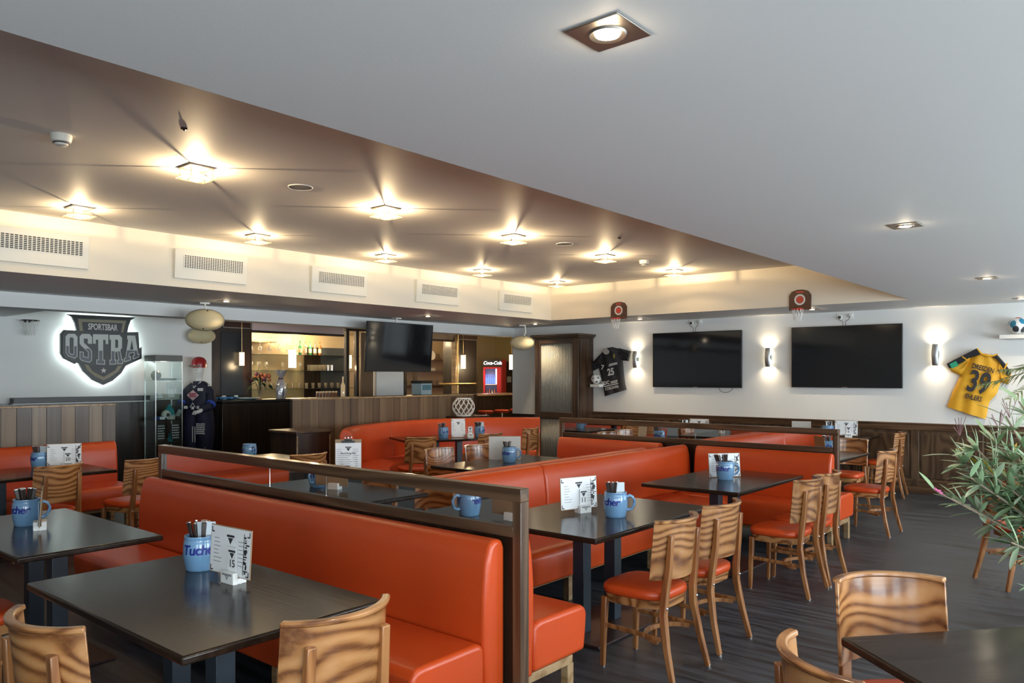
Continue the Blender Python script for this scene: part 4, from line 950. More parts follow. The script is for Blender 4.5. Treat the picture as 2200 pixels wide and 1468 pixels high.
# pendants
def pendant(label, loc, r, h, m, top, glow):
    t = thing('pendant_lamp', label, 'lamp', loc, 0)
    obj('shade', MB().cyl(r, -h/2, h/2, 24), m, t); obj('rim', MB().lathe([(r+.001, h/2), (r+.003, h/2+.008), (.01, h/2+.012)], 24), 'brass', t)
    obj('cord', MB().cyl(.004, h/2, top-loc[2], 6), 'brass', t)
    if glow: lamp('POINT', 'pendant_light', (loc[0]+.12, loc[1], loc[2]-.12), glow, WARM, size=.06)
pendant('bright white cylinder pendant in front of the glass shelves', (-13.6, 9.2, 1.99), .075, .36, 'shade_white', 2.6, 12)
pendant('amber cylinder lamp on the dark bar column', (-12.0, 7.12, 1.93), .042, .225, 'shade_lit', 2.6, 3)
pendant('cylinder lamp glowing inside the dark portal', (-12.3, 9.62, 1.92), .05, .26, 'shade_lit', 2.62, 3)
pendant('amber cylinder lamp beside the brass pole', (-11.95, 12.50, 1.95), .055, .30, 'shade_lit', 2.78, 4)
pendant('warm lamp half hidden by the pale wall corner', (-11.3, 13.4, 1.95), .055, .33, 'shade_white', 2.78, 14)
# things on the counter
M['cloth_blue'] = mat('blue_cloth', (.02, .16, .42), .8, bump=.4, bscale=20)
rows = [[(.22*(i/14-.5)+.01*math.sin(j), .30*(j/14-.5), .03+.022*math.sin(i*.9+j*.5)*math.cos(j*.8)) for i in range(15)] for j in range(15)]
simple('cloth', 'crumpled blue cloth on the left end of the bar counter', 'cloth', MB().grid(rows).add([], []), 'cloth_blue', None, loc=(-11.86, 6.76, 1.247), solid=.006)
for i, y in enumerate((6.86, 7.08)): simple('cup', ('small white cup on the bar counter, left one', 'small white cup on the bar counter, right one')[i], 'cup', MB().lathe([(.025, 0), (.035, .07), (.033, .07), (.022, .006), (0, .006)], 16, T(-11.98, y-.08, 1.246)), 'white_plastic')
t = thing('tray', 'light blue round tray on the bar counter', 'tray', (-11.86, 7.13, 1.246)); obj('dish', MB().lathe([(0, .004), (.17, .004), (.20, .02), (.195, .024), (.16, .01), (0, .01)], 28), mat('light_blue', (.10, .36, .52), .4), t); obj('rim', MB().lathe([(.20, .02), (.206, .024), (.20, .028)], 28, caps=False), 'white_plastic', t)
t = thing('flower_vase', 'dark bouquet in a glass vase on the bar counter', 'flowers', (-11.92, 7.42, 1.246))
obj('vase', MB().lathe([(.035, 0), (.04, .1), (.055, .24), (.052, .24), (.035, .01), (0, .01)], 18), 'glass', t)
rnd = random.Random(4)
M['leaf_dark'] = mat('dark_leaf', (.014, .035, .012), .5); M['petal'] = mat('rust_petal', (.40, .12, .05), .6); M['petal2'] = mat('plum_petal', (.12, .03, .05), .6)
st = MB()
for i in range(14):
    a = rnd.uniform(0, 6.28); q = rnd.uniform(.03, .17); st.tube([(0, 0, .03), (q*.4*math.cos(a), q*.4*math.sin(a), .22), (q*math.cos(a), q*math.sin(a), .30+.1*rnd.random())], .004, 5)
obj('stems', st, 'leaf_dark', t)
for i in range(26):
    a = rnd.uniform(0, 6.28); q = rnd.uniform(.02, .17); z = .42-.5*q+rnd.uniform(-.06, .06)
    if i % 2: obj('flower', MB().sphere(rnd.uniform(.025, .042), 10, 6, T(q*math.cos(a), q*math.sin(a), z)), 'petal' if i % 3 else 'petal2', t)
    else:
        mt = T(q*math.cos(a), q*math.sin(a), z-.05, rnd.uniform(-1, 1), rnd.uniform(-1, 1), a)
        obj('leaf', MB().add([(0, 0, 0), (.05, .03, .01), (.13, 0, 0), (.05, -.03, .01)], [(0, 1, 2, 3)], mt), 'leaf_dark', t)
t = thing('wrapped_gift', 'gift basket wrapped in crinkled clear foil on the bar', 'gift', (-11.88, 7.80, 1.246))
M['foil'] = mat('foil_wrap', (.62, .62, .66), .18, .5, bump=1, bscale=14)
b = MB(); n = 18; rows = []
for j, (r, z) in enumerate(((.075, 0), (.085, .06), (.09, .16), (.075, .26), (.045, .33), (.03, .36), (.07, .43), (.11, .50))): rows.append([(r*(1+.13*math.sin(3*i+j))*math.cos(2*PI*i/n), r*(1+.13*math.sin(3*i+j))*math.sin(2*PI*i/n), z) for i in range(n+1)])
obj('foil', b.grid(rows), 'foil', t); obj('ribbon', MB().lathe([(.04, .33), (.046, .345), (.04, .36)], 18, caps=False), 'petal2', t); obj('bottle', MB().lathe([(0, .01), (.04, .01), (.04, .2), (.014, .26), (.014, .32), (0, .32)], 12), 'bottle_brown', t)
# drinks cooler
t = thing('drinks_cooler', 'red drinks cooler with lit glass door and white script header', 'cooler', (-13.7, 15.45, 0), math.radians(24))
M['cooler_red'] = mat('cooler_red', (.50, .02, .03), .35); M['cooler_light'] = emit('cooler_light', (.75, .82, 1), 1.2)
obj('cabinet', MB().box(-.26, .26, .02, .42, 0, 2.08), 'cooler_red', t, bevel=.01); h = obj('header', MB().box(-.255, .255, -.005, .02, 1.88, 2.08), 'black', t, bevel=.004)
text('lettering', 'Coca-Cola', .125, emit('header_light', (1, 1, 1), 1.4), h, (0, -.008, 1.98), F, .002, .001, .25, .95)
obj('door_frame', MB().box(-.255, -.20, -.02, .02, .2, 1.87).box(.13, .255, -.02, .02, .2, 1.87).box(-.2, .13, -.02, .02, .2, .95).box(-.2, .13, -.02, .02, 1.83, 1.87), 'cooler_red', t, bevel=.004)
obj('light_panel', MB().box(-.2, .13, .012, .018, .95, 1.83), mat('cooler_inside', (.05, .08, .2), .4), t); obj('side_light', MB().box(.09, .13, -.012, .0, 1.42, 1.83), 'cooler_light', t)
for z in (1.42, 1.05): obj('shelf', MB().box(-.2, .13, -.015, .01, z-.02, z), 'white_plastic', t)
for i in range(5): obj('bottle', MB().lathe([(0, 0), (.022, 0), (.024, .02), (.024, .14), (.010, .20), (.010, .25), (0, .25)], 8, T(-.17+.055*i, 0, 1.43)), emit('lit_bottle', (.20, .30, .9), .9) if i == 0 else bpy.data.materials['lit_bottle'], t)
for i in range(4): obj('orange_bottle', MB().lathe([(0, 0), (.026, 0), (.026, .13), (.012, .19), (.012, .23), (0, .23)], 8, T(-.15+.07*i, 0, 1.06)), 'orange_drink' if i % 2 else 'bottle_brown', t)
obj('poster', MB().box(-.19, .10, -.026, -.021, .25, .9), 'hoop_red', t)
lamp('POINT', 'cooler_glow', (-13.7, 15.2, 1.6), 3, (1, .6, .6), size=.1)
lamp('POINT', 'passage_light', (-12.0, 15.3, 2.5), 9, (1, .78, .45), size=.08)
t = thing('passage_door', 'dark door behind the right end of the bar', 'door', (-14.6, 17.2, 0)); obj('leaf', MB().box(-.45, .45, 0, .05, 0, 2.05), 'bar_wood', t, bevel=.004); obj('handle', MB().box(.32, .40, -.03, 0, 1.0, 1.03), 'steel', t); obj('sign_plate', MB().box(-.08, .08, -.006, 0, 1.45, 1.62), 'print_grey', t)
# stools with red seats
for i, (x, y) in enumerate(((-11.6, 12.85), (-11.6, 13.4), (-11.6, 13.95))):
    t = thing('bar_stool', ('left', 'middle', 'right')[i]+' red-topped bar stool before the cooler counter', 'stool', (x, y, 0), 0, 'red bar stools')
    obj('seat', MB().lathe([(0, .87), (.15, .87), (.18, .855), (.18, .83), (.16, .80), (0, .80)], 24), 'leather_dark', t); obj('column', MB().cyl(.03, .03, .80, 12), 'chrome', t); obj('foot', MB().lathe([(0, .03), (.08, .03), (.2, .01), (.2, 0), (0, 0)], 24), 'chrome', t); obj('foot_ring', MB().tube([(.14*math.cos(a), .14*math.sin(a), .3) for a in [2*PI*k/20 for k in range(20)]], .01, 6, True), 'chrome', t)
# low side cabinet by the curved bench
t = thing('side_cabinet', 'low black cabinet with a brown top left of the curved bench', 'cabinet', (-8.68, 6.40, 0))
obj('body', MB().box(-.3, .28, -.66, -.13, 0, .91), 'bar_wood', t, bevel=.004); obj('top', MB().box(-.32, .30, -.68, -.11, .91, .94), 'box_wood', t, bevel=.006)
for y in (-.65, -.15): obj('edge_strip', MB().box(.28, .29, y-.006, y+.006, .05, .88), 'base_wood', t)
# lattice vase
t = thing('lattice_lantern', 'white lattice ball lantern standing behind the curved bench', 'lantern', (-9.19, 9.62, .956))
b = MB(); n = 12
for i in range(n):
    for d in (1, -1):
        pts = []
        for j in range(13):
            f = j/12; a = 2*PI*i/n+d*f*1.0; r = .075+.115*math.sin(PI*(.12+.76*f)); pts.append((r*math.cos(a), r*math.sin(a), .01+.29*f))
        b.tube(pts, .006, 5)
lt = obj('lattice', b, 'white_plastic', t)
for z in (.008, .30): obj('ring', MB().tube([(.122*math.cos(a), .122*math.sin(a), z) for a in [2*PI*k/24 for k in range(24)]], .009, 6, True), 'white_plastic', t)
simple('vase_ledge', 'narrow dark ledge behind the curved bench', 'ledge', MB().box(-9.41, -9.02, 9.42, 10.1, .90, .955).box(-9.38, -9.10, 9.46, 10.06, 0, .90), 'bar_wood', bevel=.004)

# ================================================================== DISPLAY CABINET, MANNEQUIN
t = thing('display_cabinet', 'tall glass display cabinet with sports souvenirs under the lit sign', 'cabinet', (-11.50, 5.41, 0))
W, D = .42, .36
obj('top_box', MB().box(-D, 0, 0, W, 1.865, 1.955), mat('grey_cap', (.16, .16, .15), .5), t, bevel=.004); obj('plinth', MB().box(-D, 0, 0, W, 0, .12), 'black', t, bevel=.004)
for x, y in ((0, 0), (0, W), (-D, 0), (-D, W)): obj('corner_post', MB().box(x-.012 if x == 0 else x, x if x == 0 else x+.012, y if y == 0 else y-.012, y+.012 if y == 0 else y, .12, 1.865), 'steel', t)
obj('pane', MB().box(-.008, -.003, .014, W-.014, .12, 1.865), 'pane', t); obj('pane', MB().box(-D+.014, -.014, .003, .008, .12, 1.865), 'pane', t); obj('pane', MB().box(-D+.014, -.014, W-.008, W-.003, .12, 1.865), 'pane', t)
SH = (1.575, 1.30, .98, .62)
for z in SH: obj('shelf', MB().box(-D+.012, -.012, .012, W-.012, z-.008, z), 'shelf_glass', t)
lamp('POINT', 'cabinet_light', (-11.68, 5.62, 1.83), 1.2, (1, .92, .8), size=.03)
cb = Vector((-11.68, 5.41, 0))
def item(name, label, cat, y, z, mb, m, x=0, rz=0): return tag(obj(name, mb, m, None, (cb.x+x, cb.y+y, z), rz), label, cat)
o = thing('hockey_stick', 'dark goalie stick lying on the top cabinet shelf', 'stick', (cb.x-.02, cb.y+.25, SH[0]+.001)); obj('shaft', MB().box(-.012, .012, -.12, .17, 0, .03), 'black', o, bevel=.004); obj('blade', MB().box(-.012, .012, -.2, -.11, 0, .05), 'cut_dark', o, bevel=.006)
o = thing('goalie_mask', 'brown goalie mask on the top cabinet shelf', 'mask', (cb.x, cb.y+.095, SH[0]+.077)); obj('shell', MB().sphere(.076, 16, 10, None, .9, 1, 1), mat('mask_brown', (.16, .08, .02), .4, var=.7, bscale=14), o); obj('cage', MB().lathe([(.04, 0), (.045, .01), (.04, .02)], 12, T(.065, 0, 0, 0, PI/2)), 'black', o)
def glove(label, y, z, m, s=1):
    o = thing('glove', label, 'glove', (cb.x+.02, cb.y+y, z)); obj('palm', MB().box(-.03*s, .03*s, -.06*s, .06*s, .0, .15*s), m, o, bevel=.02*s, seg=3)
    for k in range(4): obj('finger', MB().box(-.025*s, .025*s, -.06*s+.031*k*s, -.035*s+.031*k*s, .14*s, .25*s), m, o, bevel=.01*s)
    obj('thumb', MB().box(-.02*s, .02*s, .06*s, .085*s, .06*s, .17*s), m, o, bevel=.01*s)
glove('white goalie glove on the second cabinet shelf', .31, SH[1]+.001, 'white_plastic', 1.0)
o = thing('cap', 'white cap on the second cabinet shelf, left', 'cap', (cb.x+.04, cb.y+.11, SH[1]+.001)); obj('crown', MB().lathe([(.075, 0), (.075, .03), (.055, .07), (0, .085)], 18), 'paper', o); obj('peak', MB().box(.06, .11, -.06, .06, 0, .01), 'paper_grey', o, bevel=.004)
o = thing('ball', 'white ball with emblem on the third cabinet shelf', 'ball', (cb.x+.06, cb.y+.22, SH[2]+.072)); obj('skin', MB().sphere(.07, 18, 10), 'cream_plastic', o); obj('emblem', MB().lathe([(0, .071), (.03, .064)], 14, T(0, 0, 0, 0, PI/2)), 'print', o)
o = thing('beanie', 'teal knitted hat on the third cabinet shelf', 'hat', (cb.x-.02, cb.y+.31, SH[2]+.001)); obj('crown', MB().lathe([(.075, 0), (.08, .05), (.07, .13), (.04, .18), (0, .19)], 16), mat('teal_wool', (.04, .30, .34), .9), o); obj('cuff', MB().lathe([(.082, 0), (.086, .03), (.082, .06)], 16), 'paper_grey', o); obj('pompom', MB().sphere(.03, 10, 6, T(0, 0, .2)), mat('teal_wool2', (.05, .34, .38), .9), o)
o = thing('scarf', 'blue and white scarf folded on the third cabinet shelf', 'scarf', (cb.x+.06, cb.y+.13, SH[2]+.001)); obj('fold', MB().box(-.05, .05, -.10, .08, 0, .05), mat('scarf_blue', (.02, .05, .2), .9), o, bevel=.012); obj('stripe', MB().box(.05, .052, -.03, .05, .005, .045), 'paper', o)
def printed(label, y, z, w, h, seed):
    o = thing('printed_pennant', label, 'pennant', (cb.x+.15, cb.y+y, z)); obj('sheet', MB().box(-.003, .003, -w/2, w/2, -h/2, h/2), 'jersey_black', o); r = random.Random(seed); b = MB()
    for k in range(6):
        a = -w/2+.008
        while a < w/2-.02: q = r.uniform(.012, .03); b.box(.0032, .0045, a, min(a+q, w/2-.005), h/2-.02-k*h/6.4-.016, h/2-.02-k*h/6.4); a += q+.006
    obj('print_blocks', b, 'jersey_print', o)['kind'] = 'stuff'
printed('pennant printed with white words, left side of the cabinet', .10, .80, .12, .24, 1); printed('pennant printed with white words, right side of the cabinet', .32, .80, .13, .24, 2)
o = thing('trophy_figure', 'small turquoise figure on the lowest cabinet shelf', 'figure', (cb.x+.05, cb.y+.29, SH[3]+.001)); obj('base', MB().box(-.04, .04, -.06, .06, 0, .02), 'black', o); obj('figure', MB().lathe([(.03, .02), (.045, .06), (.02, .1), (.03, .13), (0, .16)], 12), bpy.data.materials['teal_wool'], o)

# mannequin in ice hockey kit
MQ = thing('mannequin', 'white mannequin in a dark hockey jersey and red helmet beside the glass cabinet', 'mannequin', (-11.74, 6.22, 0), math.radians(30))   # local -y is its front
M['mq'] = mat('mannequin_white', (.72, .71, .68), .4); M['jersey_navy'] = mat('navy_jersey', (.010, .011, .030), .7, bump=.3, bscale=18); M['navy_blue'] = mat('navy_pants', (.008, .009, .035), .75, bump=.3, bscale=14)
M['helmet_red'] = mat('red_helmet', (.33, .015, .02), .25)
def loft(secs, n=20):
    vs = []; fs = []
    for cx, cy, z, rx, ry in secs:
        for i in range(n): a = 2*PI*i/n; vs.append((cx+rx*math.cos(a), cy+ry*math.sin(a), z))
    for j in range(len(secs)-1):
        for i in range(n): fs.append((j*n+i, j*n+(i+1) % n, (j+1)*n+(i+1) % n, (j+1)*n+i))
    fs += [tuple(reversed(range(n))), tuple(range((len(secs)-1)*n, len(secs)*n))]; return MB().add(vs, fs)
def skin_body():
    V = [((0, 0, .95), .14), ((0, 0, 1.15), .13), ((0, 0, 1.40), .15), ((0, 0, 1.54), .075), ((0, -.005, 1.60), .055), ((0, -.02, 1.69), .088), ((0, -.012, 1.80), .095), ((0, 0, 1.87), .06),
         ((.17, 0, 1.47), .065), ((.235, -.05, 1.22), .045), ((.16, -.24, 1.09), .034), ((.10, -.30, 1.07), .028), ((-.17, 0, 1.47), .065), ((-.235, -.05, 1.22), .045), ((-.22, -.22, 1.05), .034), ((-.18, -.28, 1.03), .028),
         ((.10, 0, .88), .085), ((.12, -.02, .50), .055), ((.12, .01, .09), .04), ((.13, -.13, .04), .03), ((-.10, 0, .88), .085), ((-.12, -.02, .50), .055), ((-.12, .01, .09), .04), ((-.13, -.13, .04), .03)]
    E = [(0,1),(1,2),(2,3),(3,4),(4,5),(5,6),(6,7),(2,8),(8,9),(9,10),(10,11),(2,12),(12,13),(13,14),(14,15),(0,16),(16,17),(17,18),(18,19),(0,20),(20,21),(21,22),(22,23)]
    me = bpy.data.meshes.new('body'); me.from_pydata([v for v, r in V], E, []); o = bpy.data.objects.new('body', me); C.objects.link(o)
    s = o.modifiers.new('skin', 'SKIN'); s.use_smooth_shade = True
    for i, (v, r) in enumerate(V): me.skin_vertices[0].data[i].radius = (r, r)
    me.skin_vertices[0].data[0].use_root = True
    q = o.modifiers.new('sub', 'SUBSURF'); q.levels = q.render_levels = 1; me.materials.append(M['mq']); return o
bd = skin_body(); bd.parent = MQ
obj('nose', loft([(0, -.10, 1.725, .013, .012), (0, -.112, 1.735, .014, .016), (0, -.10, 1.775, .007, .008)], 10), 'mq', MQ)
for s in (-1, 1): obj('ear', MB().sphere(.022, 10, 8, T(s*.088, -.005, 1.755), .35, .7, 1.2), 'mq', MQ)
obj('mouth', MB().box(-.022, .022, -.099, -.092, 1.69, 1.697), 'neck', MQ) if 'neck' in M else obj('mouth', MB().box(-.022, .022, -.099, -.092, 1.69, 1.697), 'paper_grey', MQ)
for s in (-1, 1): obj('eye', MB().sphere(.012, 8, 6, T(s*.034, -.088, 1.765), 1.2, .6, .6), 'paper_grey', MQ)
obj('helmet', loft([(0, .0, 1.775, .108, .125), (0, .0, 1.83, .112, .130), (0, .0, 1.89, .10, .118), (0, .0, 1.93, .07, .085), (0, .0, 1.948, .02, .025)], 24), 'helmet_red', MQ); obj('helmet_vent', MB().box(-.09, .09, -.13, -.10, 1.79, 1.81), 'black', MQ, bevel=.004)
jy = obj('jersey', loft([(0, 0, 1.10, .205, .165), (0, 0, 1.13, .21, .17), (0, 0, 1.28, .20, .16), (0, 0, 1.42, .205, .15), (0, 0, 1.50, .18, .125), (0, 0, 1.545, .11, .095), (0, 0, 1.56, .08, .078)], 28), 'jersey_navy', MQ)
for s, hand in ((1, (.12, -.28, 1.08)), (-1, (-.19, -.26, 1.05))):
    obj('sleeve', MB().tube([(s*.13, 0, 1.46), (s*.19, -.01, 1.38), (s*.245, -.04, 1.24), (s*.235, -.10, 1.16), (hand[0]*1.05+s*.02, -.19, 1.11)], [.075, .08, .075, .07, .06], 14), 'jersey_navy', MQ)
    obj('cuff_band', MB().tube([(s*.252, -.06, 1.215), (s*.247, -.09, 1.185)], .078, 14), mat('royal_band', (.03, .08, .45), .7) if s > 0 else bpy.data.materials['royal_band'], MQ)
    for k in range(5): obj('finger' if k else 'thumb', MB().tube([(hand[0]+.012*(k-2), hand[1]-.0, hand[2]+(.02 if k == 0 else 0)), (hand[0]+.014*(k-2), hand[1]-.035-.004*(2-abs(k-2)), hand[2]-.01), (hand[0]+.013*(k-2), hand[1]-.05, hand[2]-.035)], .008, 6), 'mq', bd)
dm = obj('chest_diamond', MB().add([(0, 0, .085), (-.105, 0, 0), (0, 0, -.085), (.105, 0, 0)], [(0, 1, 2, 3)]), mat('pale_pink_print', (.62, .42, .44), .6), jy, (0, -.171, 1.34)); text('lettering', 'SSS', .085, mat('crimson_print', (.35, .01, .04), .6), jy, (0, -.175, 1.34), F, .002)
obj('collar_v', MB().tube([(-.075, -.07, 1.55), (0, -.145, 1.455), (.075, -.07, 1.55)], .010, 6), 'jersey_print', jy)
for x, z, w_ in ((.13, 1.43, .045), (-.12, 1.15, .03), (.0, 1.14, .02), (.11, 1.15, .04)): obj('sponsor_patch', MB().box(x-w_, x+w_, -.178, -.170, z-.022, z+.022), 'jersey_print', jy)
obj('lace', MB().tube([(-.05, -.17, 1.15), (0, -.175, 1.22), (.04, -.17, 1.15)], .006, 5), 'jersey_print', jy)
for s in (-1, 1):
    pn = obj('trouser_leg', loft([(s*.11, 0, .47, .105, .115), (s*.115, -.01, .56, .125, .13), (s*.115, 0, .80, .135, .145), (s*.10, 0, 1.0, .13, .16), (s*.085, 0, 1.12, .12, .15)], 18), 'navy_blue', MQ)
    obj('stripe', MB().box(s*.02-.006, s*.02+.006, -.150, -.142, .60, .85), 'jersey_print', pn)
    obj('sock', loft([(s*.12, .0, .10, .07, .08), (s*.12, -.01, .25, .085, .095), (s*.12, -.02, .42, .095, .105), (s*.115, -.01, .49, .09, .10)], 16), 'navy_blue', MQ)
    obj('sock_stripe', MB().tube([(s*.12-.07, -.09, .45), (s*.12+.05, -.11, .52)], .008, 6), 'jersey_print', MQ)
    obj('skate', loft([(s*.125, -.04, .015, .045, .13), (s*.125, -.04, .06, .05, .135), (s*.122, -.01, .12, .055, .09), (s*.12, .01, .17, .06, .075)], 16), 'black', MQ)
r = random.Random(9); b = MB()
for k in range(6):
    a = .045
    while a < .185: q = r.uniform(.012, .03); b.box(a, min(a+q, .19), -.150, -.146, .90-.03*k-.02, .90-.03*k); a += q+.007
obj('print_blocks', b, 'jersey_print', MQ)['kind'] = 'stuff'
# ================================================================== ON THE TABLES
mug0 = None
def make_mug(label):
    t = thing('stoneware_mug', label, 'mug', (0, 0, 0), 0, 'blue cutlery mugs')
    p = [(0, .004), (.062, .0), (.066, .006), (.067, .018), (.072, .04), (.077, .075), (.076, .11), (.072, .135), (.069, .142), (.072, .150), (.071, .158), (.064, .158), (.064, .14), (.070, .10), (.069, .05), (.060, .014), (0, .012)]
    obj('body', MB().lathe(p, 40), 'mug', t, smooth=50)
    hd = [(.070, 0, .125), (.090, 0, .135), (.110, 0, .125), (.120, 0, .10), (.118, 0, .075), (.105, 0, .052), (.085, 0, .042), (.072, 0, .045)]
    obj('handle', MB().tube(hd, [.011, .010, .009, .009, .009, .009, .010, .012], 10), 'mug', t, smooth=60)
    me = text_mesh('Tucher', .062, .0016, 0, .12, .92); me.materials.clear(); me.materials.append(M['navy_print'])
    bm = bmesh.new(); bm.from_mesh(me); bmesh.ops.subdivide_edges(bm, edges=[e for e in bm.edges if e.calc_length() > .012], cuts=3); bm.to_mesh(me); bm.free()
    for v in me.vertices:
        a = v.co.x/.077-PI*.78; z = .098+v.co.y; r = .0775 if z < .115 else .0775-(z-.115)*.17
        v.co = (r*math.cos(a), r*math.sin(a), z)
    for a in (0, PI): o = bpy.data.objects.new('lettering', me); C.objects.link(o); o.parent = t; o.rotation_euler = (0, 0, a)
    return t
stick = {}
def cutlery(loc, n, seed, where, napkin=True):
    r = random.Random(seed)
    for i in range(n):
        k = i % 2
        if k not in stick:
            o = thing('knife' if k else 'fork', 'x', 'cutlery', (0, 0, 0))
            obj('handle', MB().tube([(0, 0, .06), (0, 0, .13), (0, 0, .19)], 0, rect=[(.004, .008), (.006, .009), (.005, .011)]), 'cut_dark', o, bevel=.002)
            obj('blade' if k else 'tines', MB().box(-.0012, .0012, -.007, .007, 0, .06), 'steel', o); obj('end_cap', MB().box(-.0055, .0055, -.010, .010, .19, .199), 'chrome', o, bevel=.002)
            stick[k] = o
        else:
            s = stick[k]; o = s.copy(); C.objects.link(o)
            for ch in s.children: c = ch.copy(); C.objects.link(c); c.parent = o
        a = r.uniform(0, 6.28); q = r.uniform(.01, .028)
        o.location = (loc[0]+q*math.cos(a)*.3-.03*r.random(), loc[1]+q*math.sin(a)*.3, loc[2]+.022); lean = r.uniform(.10, .24)
        d = Vector((math.cos(a)*lean-.08, math.sin(a)*lean, 1)); o.rotation_euler = d.to_track_quat('Z', 'Y').to_euler()
        o['label'] = '%s with a dark handle standing in the mug %s' % ('knife' if k else 'fork', where); o['group'] = 'cutlery in the mug '+where
    if napkin:
        t = thing('napkin_stack', 'folded pale napkins standing in the mug '+where, 'napkins', (loc[0]+.012, loc[1]+.012, loc[2]+.03), r.uniform(.5, .8)); t.rotation_euler.x = -.08
        for k in range(4): obj('napkin', MB().box(-.042, .042, -.003+.0065*k, .002+.0065*k, 0, .185-.006*(k % 2)), 'napkin', t, bevel=.001)
MUGS = [  # x, y, z, rot of lettering, where
 (-3.44, 1.83, .75, math.radians(109), 'on the left foreground table', 9, 1), (-5.25, 1.69, .75, math.radians(72), 'on the table at the left edge', 12, 0), (-8.35, 2.80, .75, math.radians(40), 'before the left striped boards', 5, 1),
 (-2.69, 4.22, .75, math.radians(38), 'on the nearer booth table', 5, 1), (-2.92, 6.33, .75, math.radians(42), 'before the far screen', 8, 0), (-5.22, 6.15, .75, math.radians(40), 'by the blank grey board', 8, 0),
 (-7.93, 7.88, .75, math.radians(-60), 'inside the curved bench, left', 6, 0), (-7.72, 8.42, .75, math.radians(-40), 'inside the curved bench, right', 6, 1),
 (-3.62, 11.18, .79, math.radians(160), 'under the large wall television', 4, 1), (-5.50, 10.52, .77, math.radians(150), 'under the left wall television', 4, 1), (-7.6, 4.6, .75, 0, 'behind the left screen end', 0, 0)]
for i, (x, y, z, a, wh, n, nk) in enumerate(MUGS):
    lb = 'blue stoneware mug '+wh
    if mug0 is None: mug0 = make_mug(lb); mug0.location = (x, y, z); mug0.rotation_euler = (0, 0, a)
    else: dup(mug0, (x, y, z), a, lb)
    if n: cutlery((x, y, z), n, 20+i, wh, nk)

def crest(b, cx, cz, s, y):   # small shield emblem: cap bar and pointed shield
    b.add([(cx-.5*s, y, cz+.36*s), (cx+.5*s, y, cz+.36*s), (cx+.5*s, y, cz+.18*s), (cx-.5*s, y, cz+.18*s)], [(0, 1, 2, 3)])
    b.add([(cx-.34*s, y, cz+.12*s), (cx+.34*s, y, cz+.12*s), (cx, y, cz-.40*s)], [(0, 1, 2)])
def number_stand(label, loc, rz, num):
    t = thing('table_number_stand', label, 'number card', loc, rz, 'white table number stands')
    obj('block', MB().box(-.045, .045, -.034, -.010, 0, .05).box(-.045, .045, .008, .034, 0, .05).box(-.045, .045, -.010, .008, 0, .024), 'white_plastic', t, bevel=.002)
    b = MB(); crest(b, 0, .027, .028, -.0346); b.box(-.035, .035, -.0348, -.0344, .036, .045); obj('block_print', b, 'print_grey', t)
    cd = obj('card', MB().box(-.030, .030, -.0085, -.0065, .0245, .155), 'paper', t)
    b = MB(); crest(b, 0, .123, .05, -.0088); obj('card_print', b, 'print', cd)
    if num: text('numeral', num, .045, 'print', cd, (0, -.0088, .082), F, .0006, .0003)
    return t
def menu(label, loc, rz, w=.297, h=.21, tilt=.10, lines=True, blank=False, clip=False, strip=True, roll=0):
    t = thing('menu_board', label, 'menu', loc, rz, 'menu boards on the tables'); t.rotation_euler = (-tilt, roll, rz)
    obj('board', MB().box(-w/2, w/2, .0, .0045, 0, h), 'paper_grey' if blank else 'kraft', t, bevel=.001)
    if blank: obj('edge', MB().box(-w/2-.001, w/2+.001, -.001, .0055, h-.004, h+.001), 'kraft', t); return t
    sh = obj('sheet', MB().box(-w/2+.004, w/2-.004, -.001, -.0002, .004, h-(.03 if clip else .004)), 'paper', t)
    y = -.0014; b = MB()
    for sx in (-1, 1):
        for z0 in (.008, h-.034 if not clip else .008): 
            x0 = sx*(w/2-.018); b.box(x0-.010, x0+.010, y, y+.0003, z0, z0+.006).box(x0+sx*.004, x0+sx*.010, y, y+.0003, z0, z0+.024)
    if strip:
        r = random.Random(len(label))
        for k in range(16): 
            x0 = w/2-.045+r.uniform(-.008, .012); z0 = .02+(h-.05)*k/16; b.box(x0, x0+r.uniform(.008, .03), y, y+.0003, z0, z0+r.uniform(.004, .013))
        b.box(w/2-.052, w/2-.048, y, y+.0003, .015, h-.02)
    crest(b, -.0, h*.74, .055 if not clip else .05, y)
    obj('sheet_print', b, 'print', sh)['kind'] = 'stuff'
    if lines:
        b = MB(); r = random.Random(3)
        for k in range(7):
            for s in (-1, 1): b.box(s*w*.30-.03, s*w*.30-.03+r.uniform(.03, .06), y, y+.0003, h*.72-k*.017, h*.72-k*.017+.003)
        if clip:
            for k in range(9): b.box(-w*.34, -w*.34+w*r.uniform(.3, .5), y, y+.0003, h*.55-k*.017, h*.55-k*.017+.004); b.box(w*.26, w*.34, y, y+.0003, h*.55-k*.017, h*.55-k*.017+.004)
        obj('sheet_lines', b, 'print_grey', sh)['kind'] = 'stuff'
    if clip:
        cl = obj('clip', MB().box(-.055, .055, -.012, .006, h-.03, h-.012).box(-.03, .03, -.018, .004, h-.014, h+.004), 'black', t, bevel=.004)
        for s in (-1, 1): obj('clip_loop', MB().tube([(s*.014+.013*math.cos(a), -.008, h+.014+.013*math.sin(a)) for a in [2*PI*k/14 for k in range(14)]], .0035, 6, True), 'chrome', cl)
        text('heading', 'Bestellung Bar', .022, 'print', sh, (0, y, h*.62), F, .0003, .0002)
    return t
def pair(lb, x, y, z, rz, num, tilt=.06, back=.0):
    number_stand('white number stand '+lb, (x, y, z), rz, num)
    d = Vector((math.sin(-rz), math.cos(rz), 0)); q = Vector((math.cos(rz), math.sin(rz), 0))
    menu('menu board '+lb, (x+d.x*-.003-q.x*.03, y+d.y*-.003-q.y*.03, z+.026), rz, tilt=tilt)
pair('with 15, on the left foreground table', -3.10, 1.80, .75, math.radians(4), '15', .06)
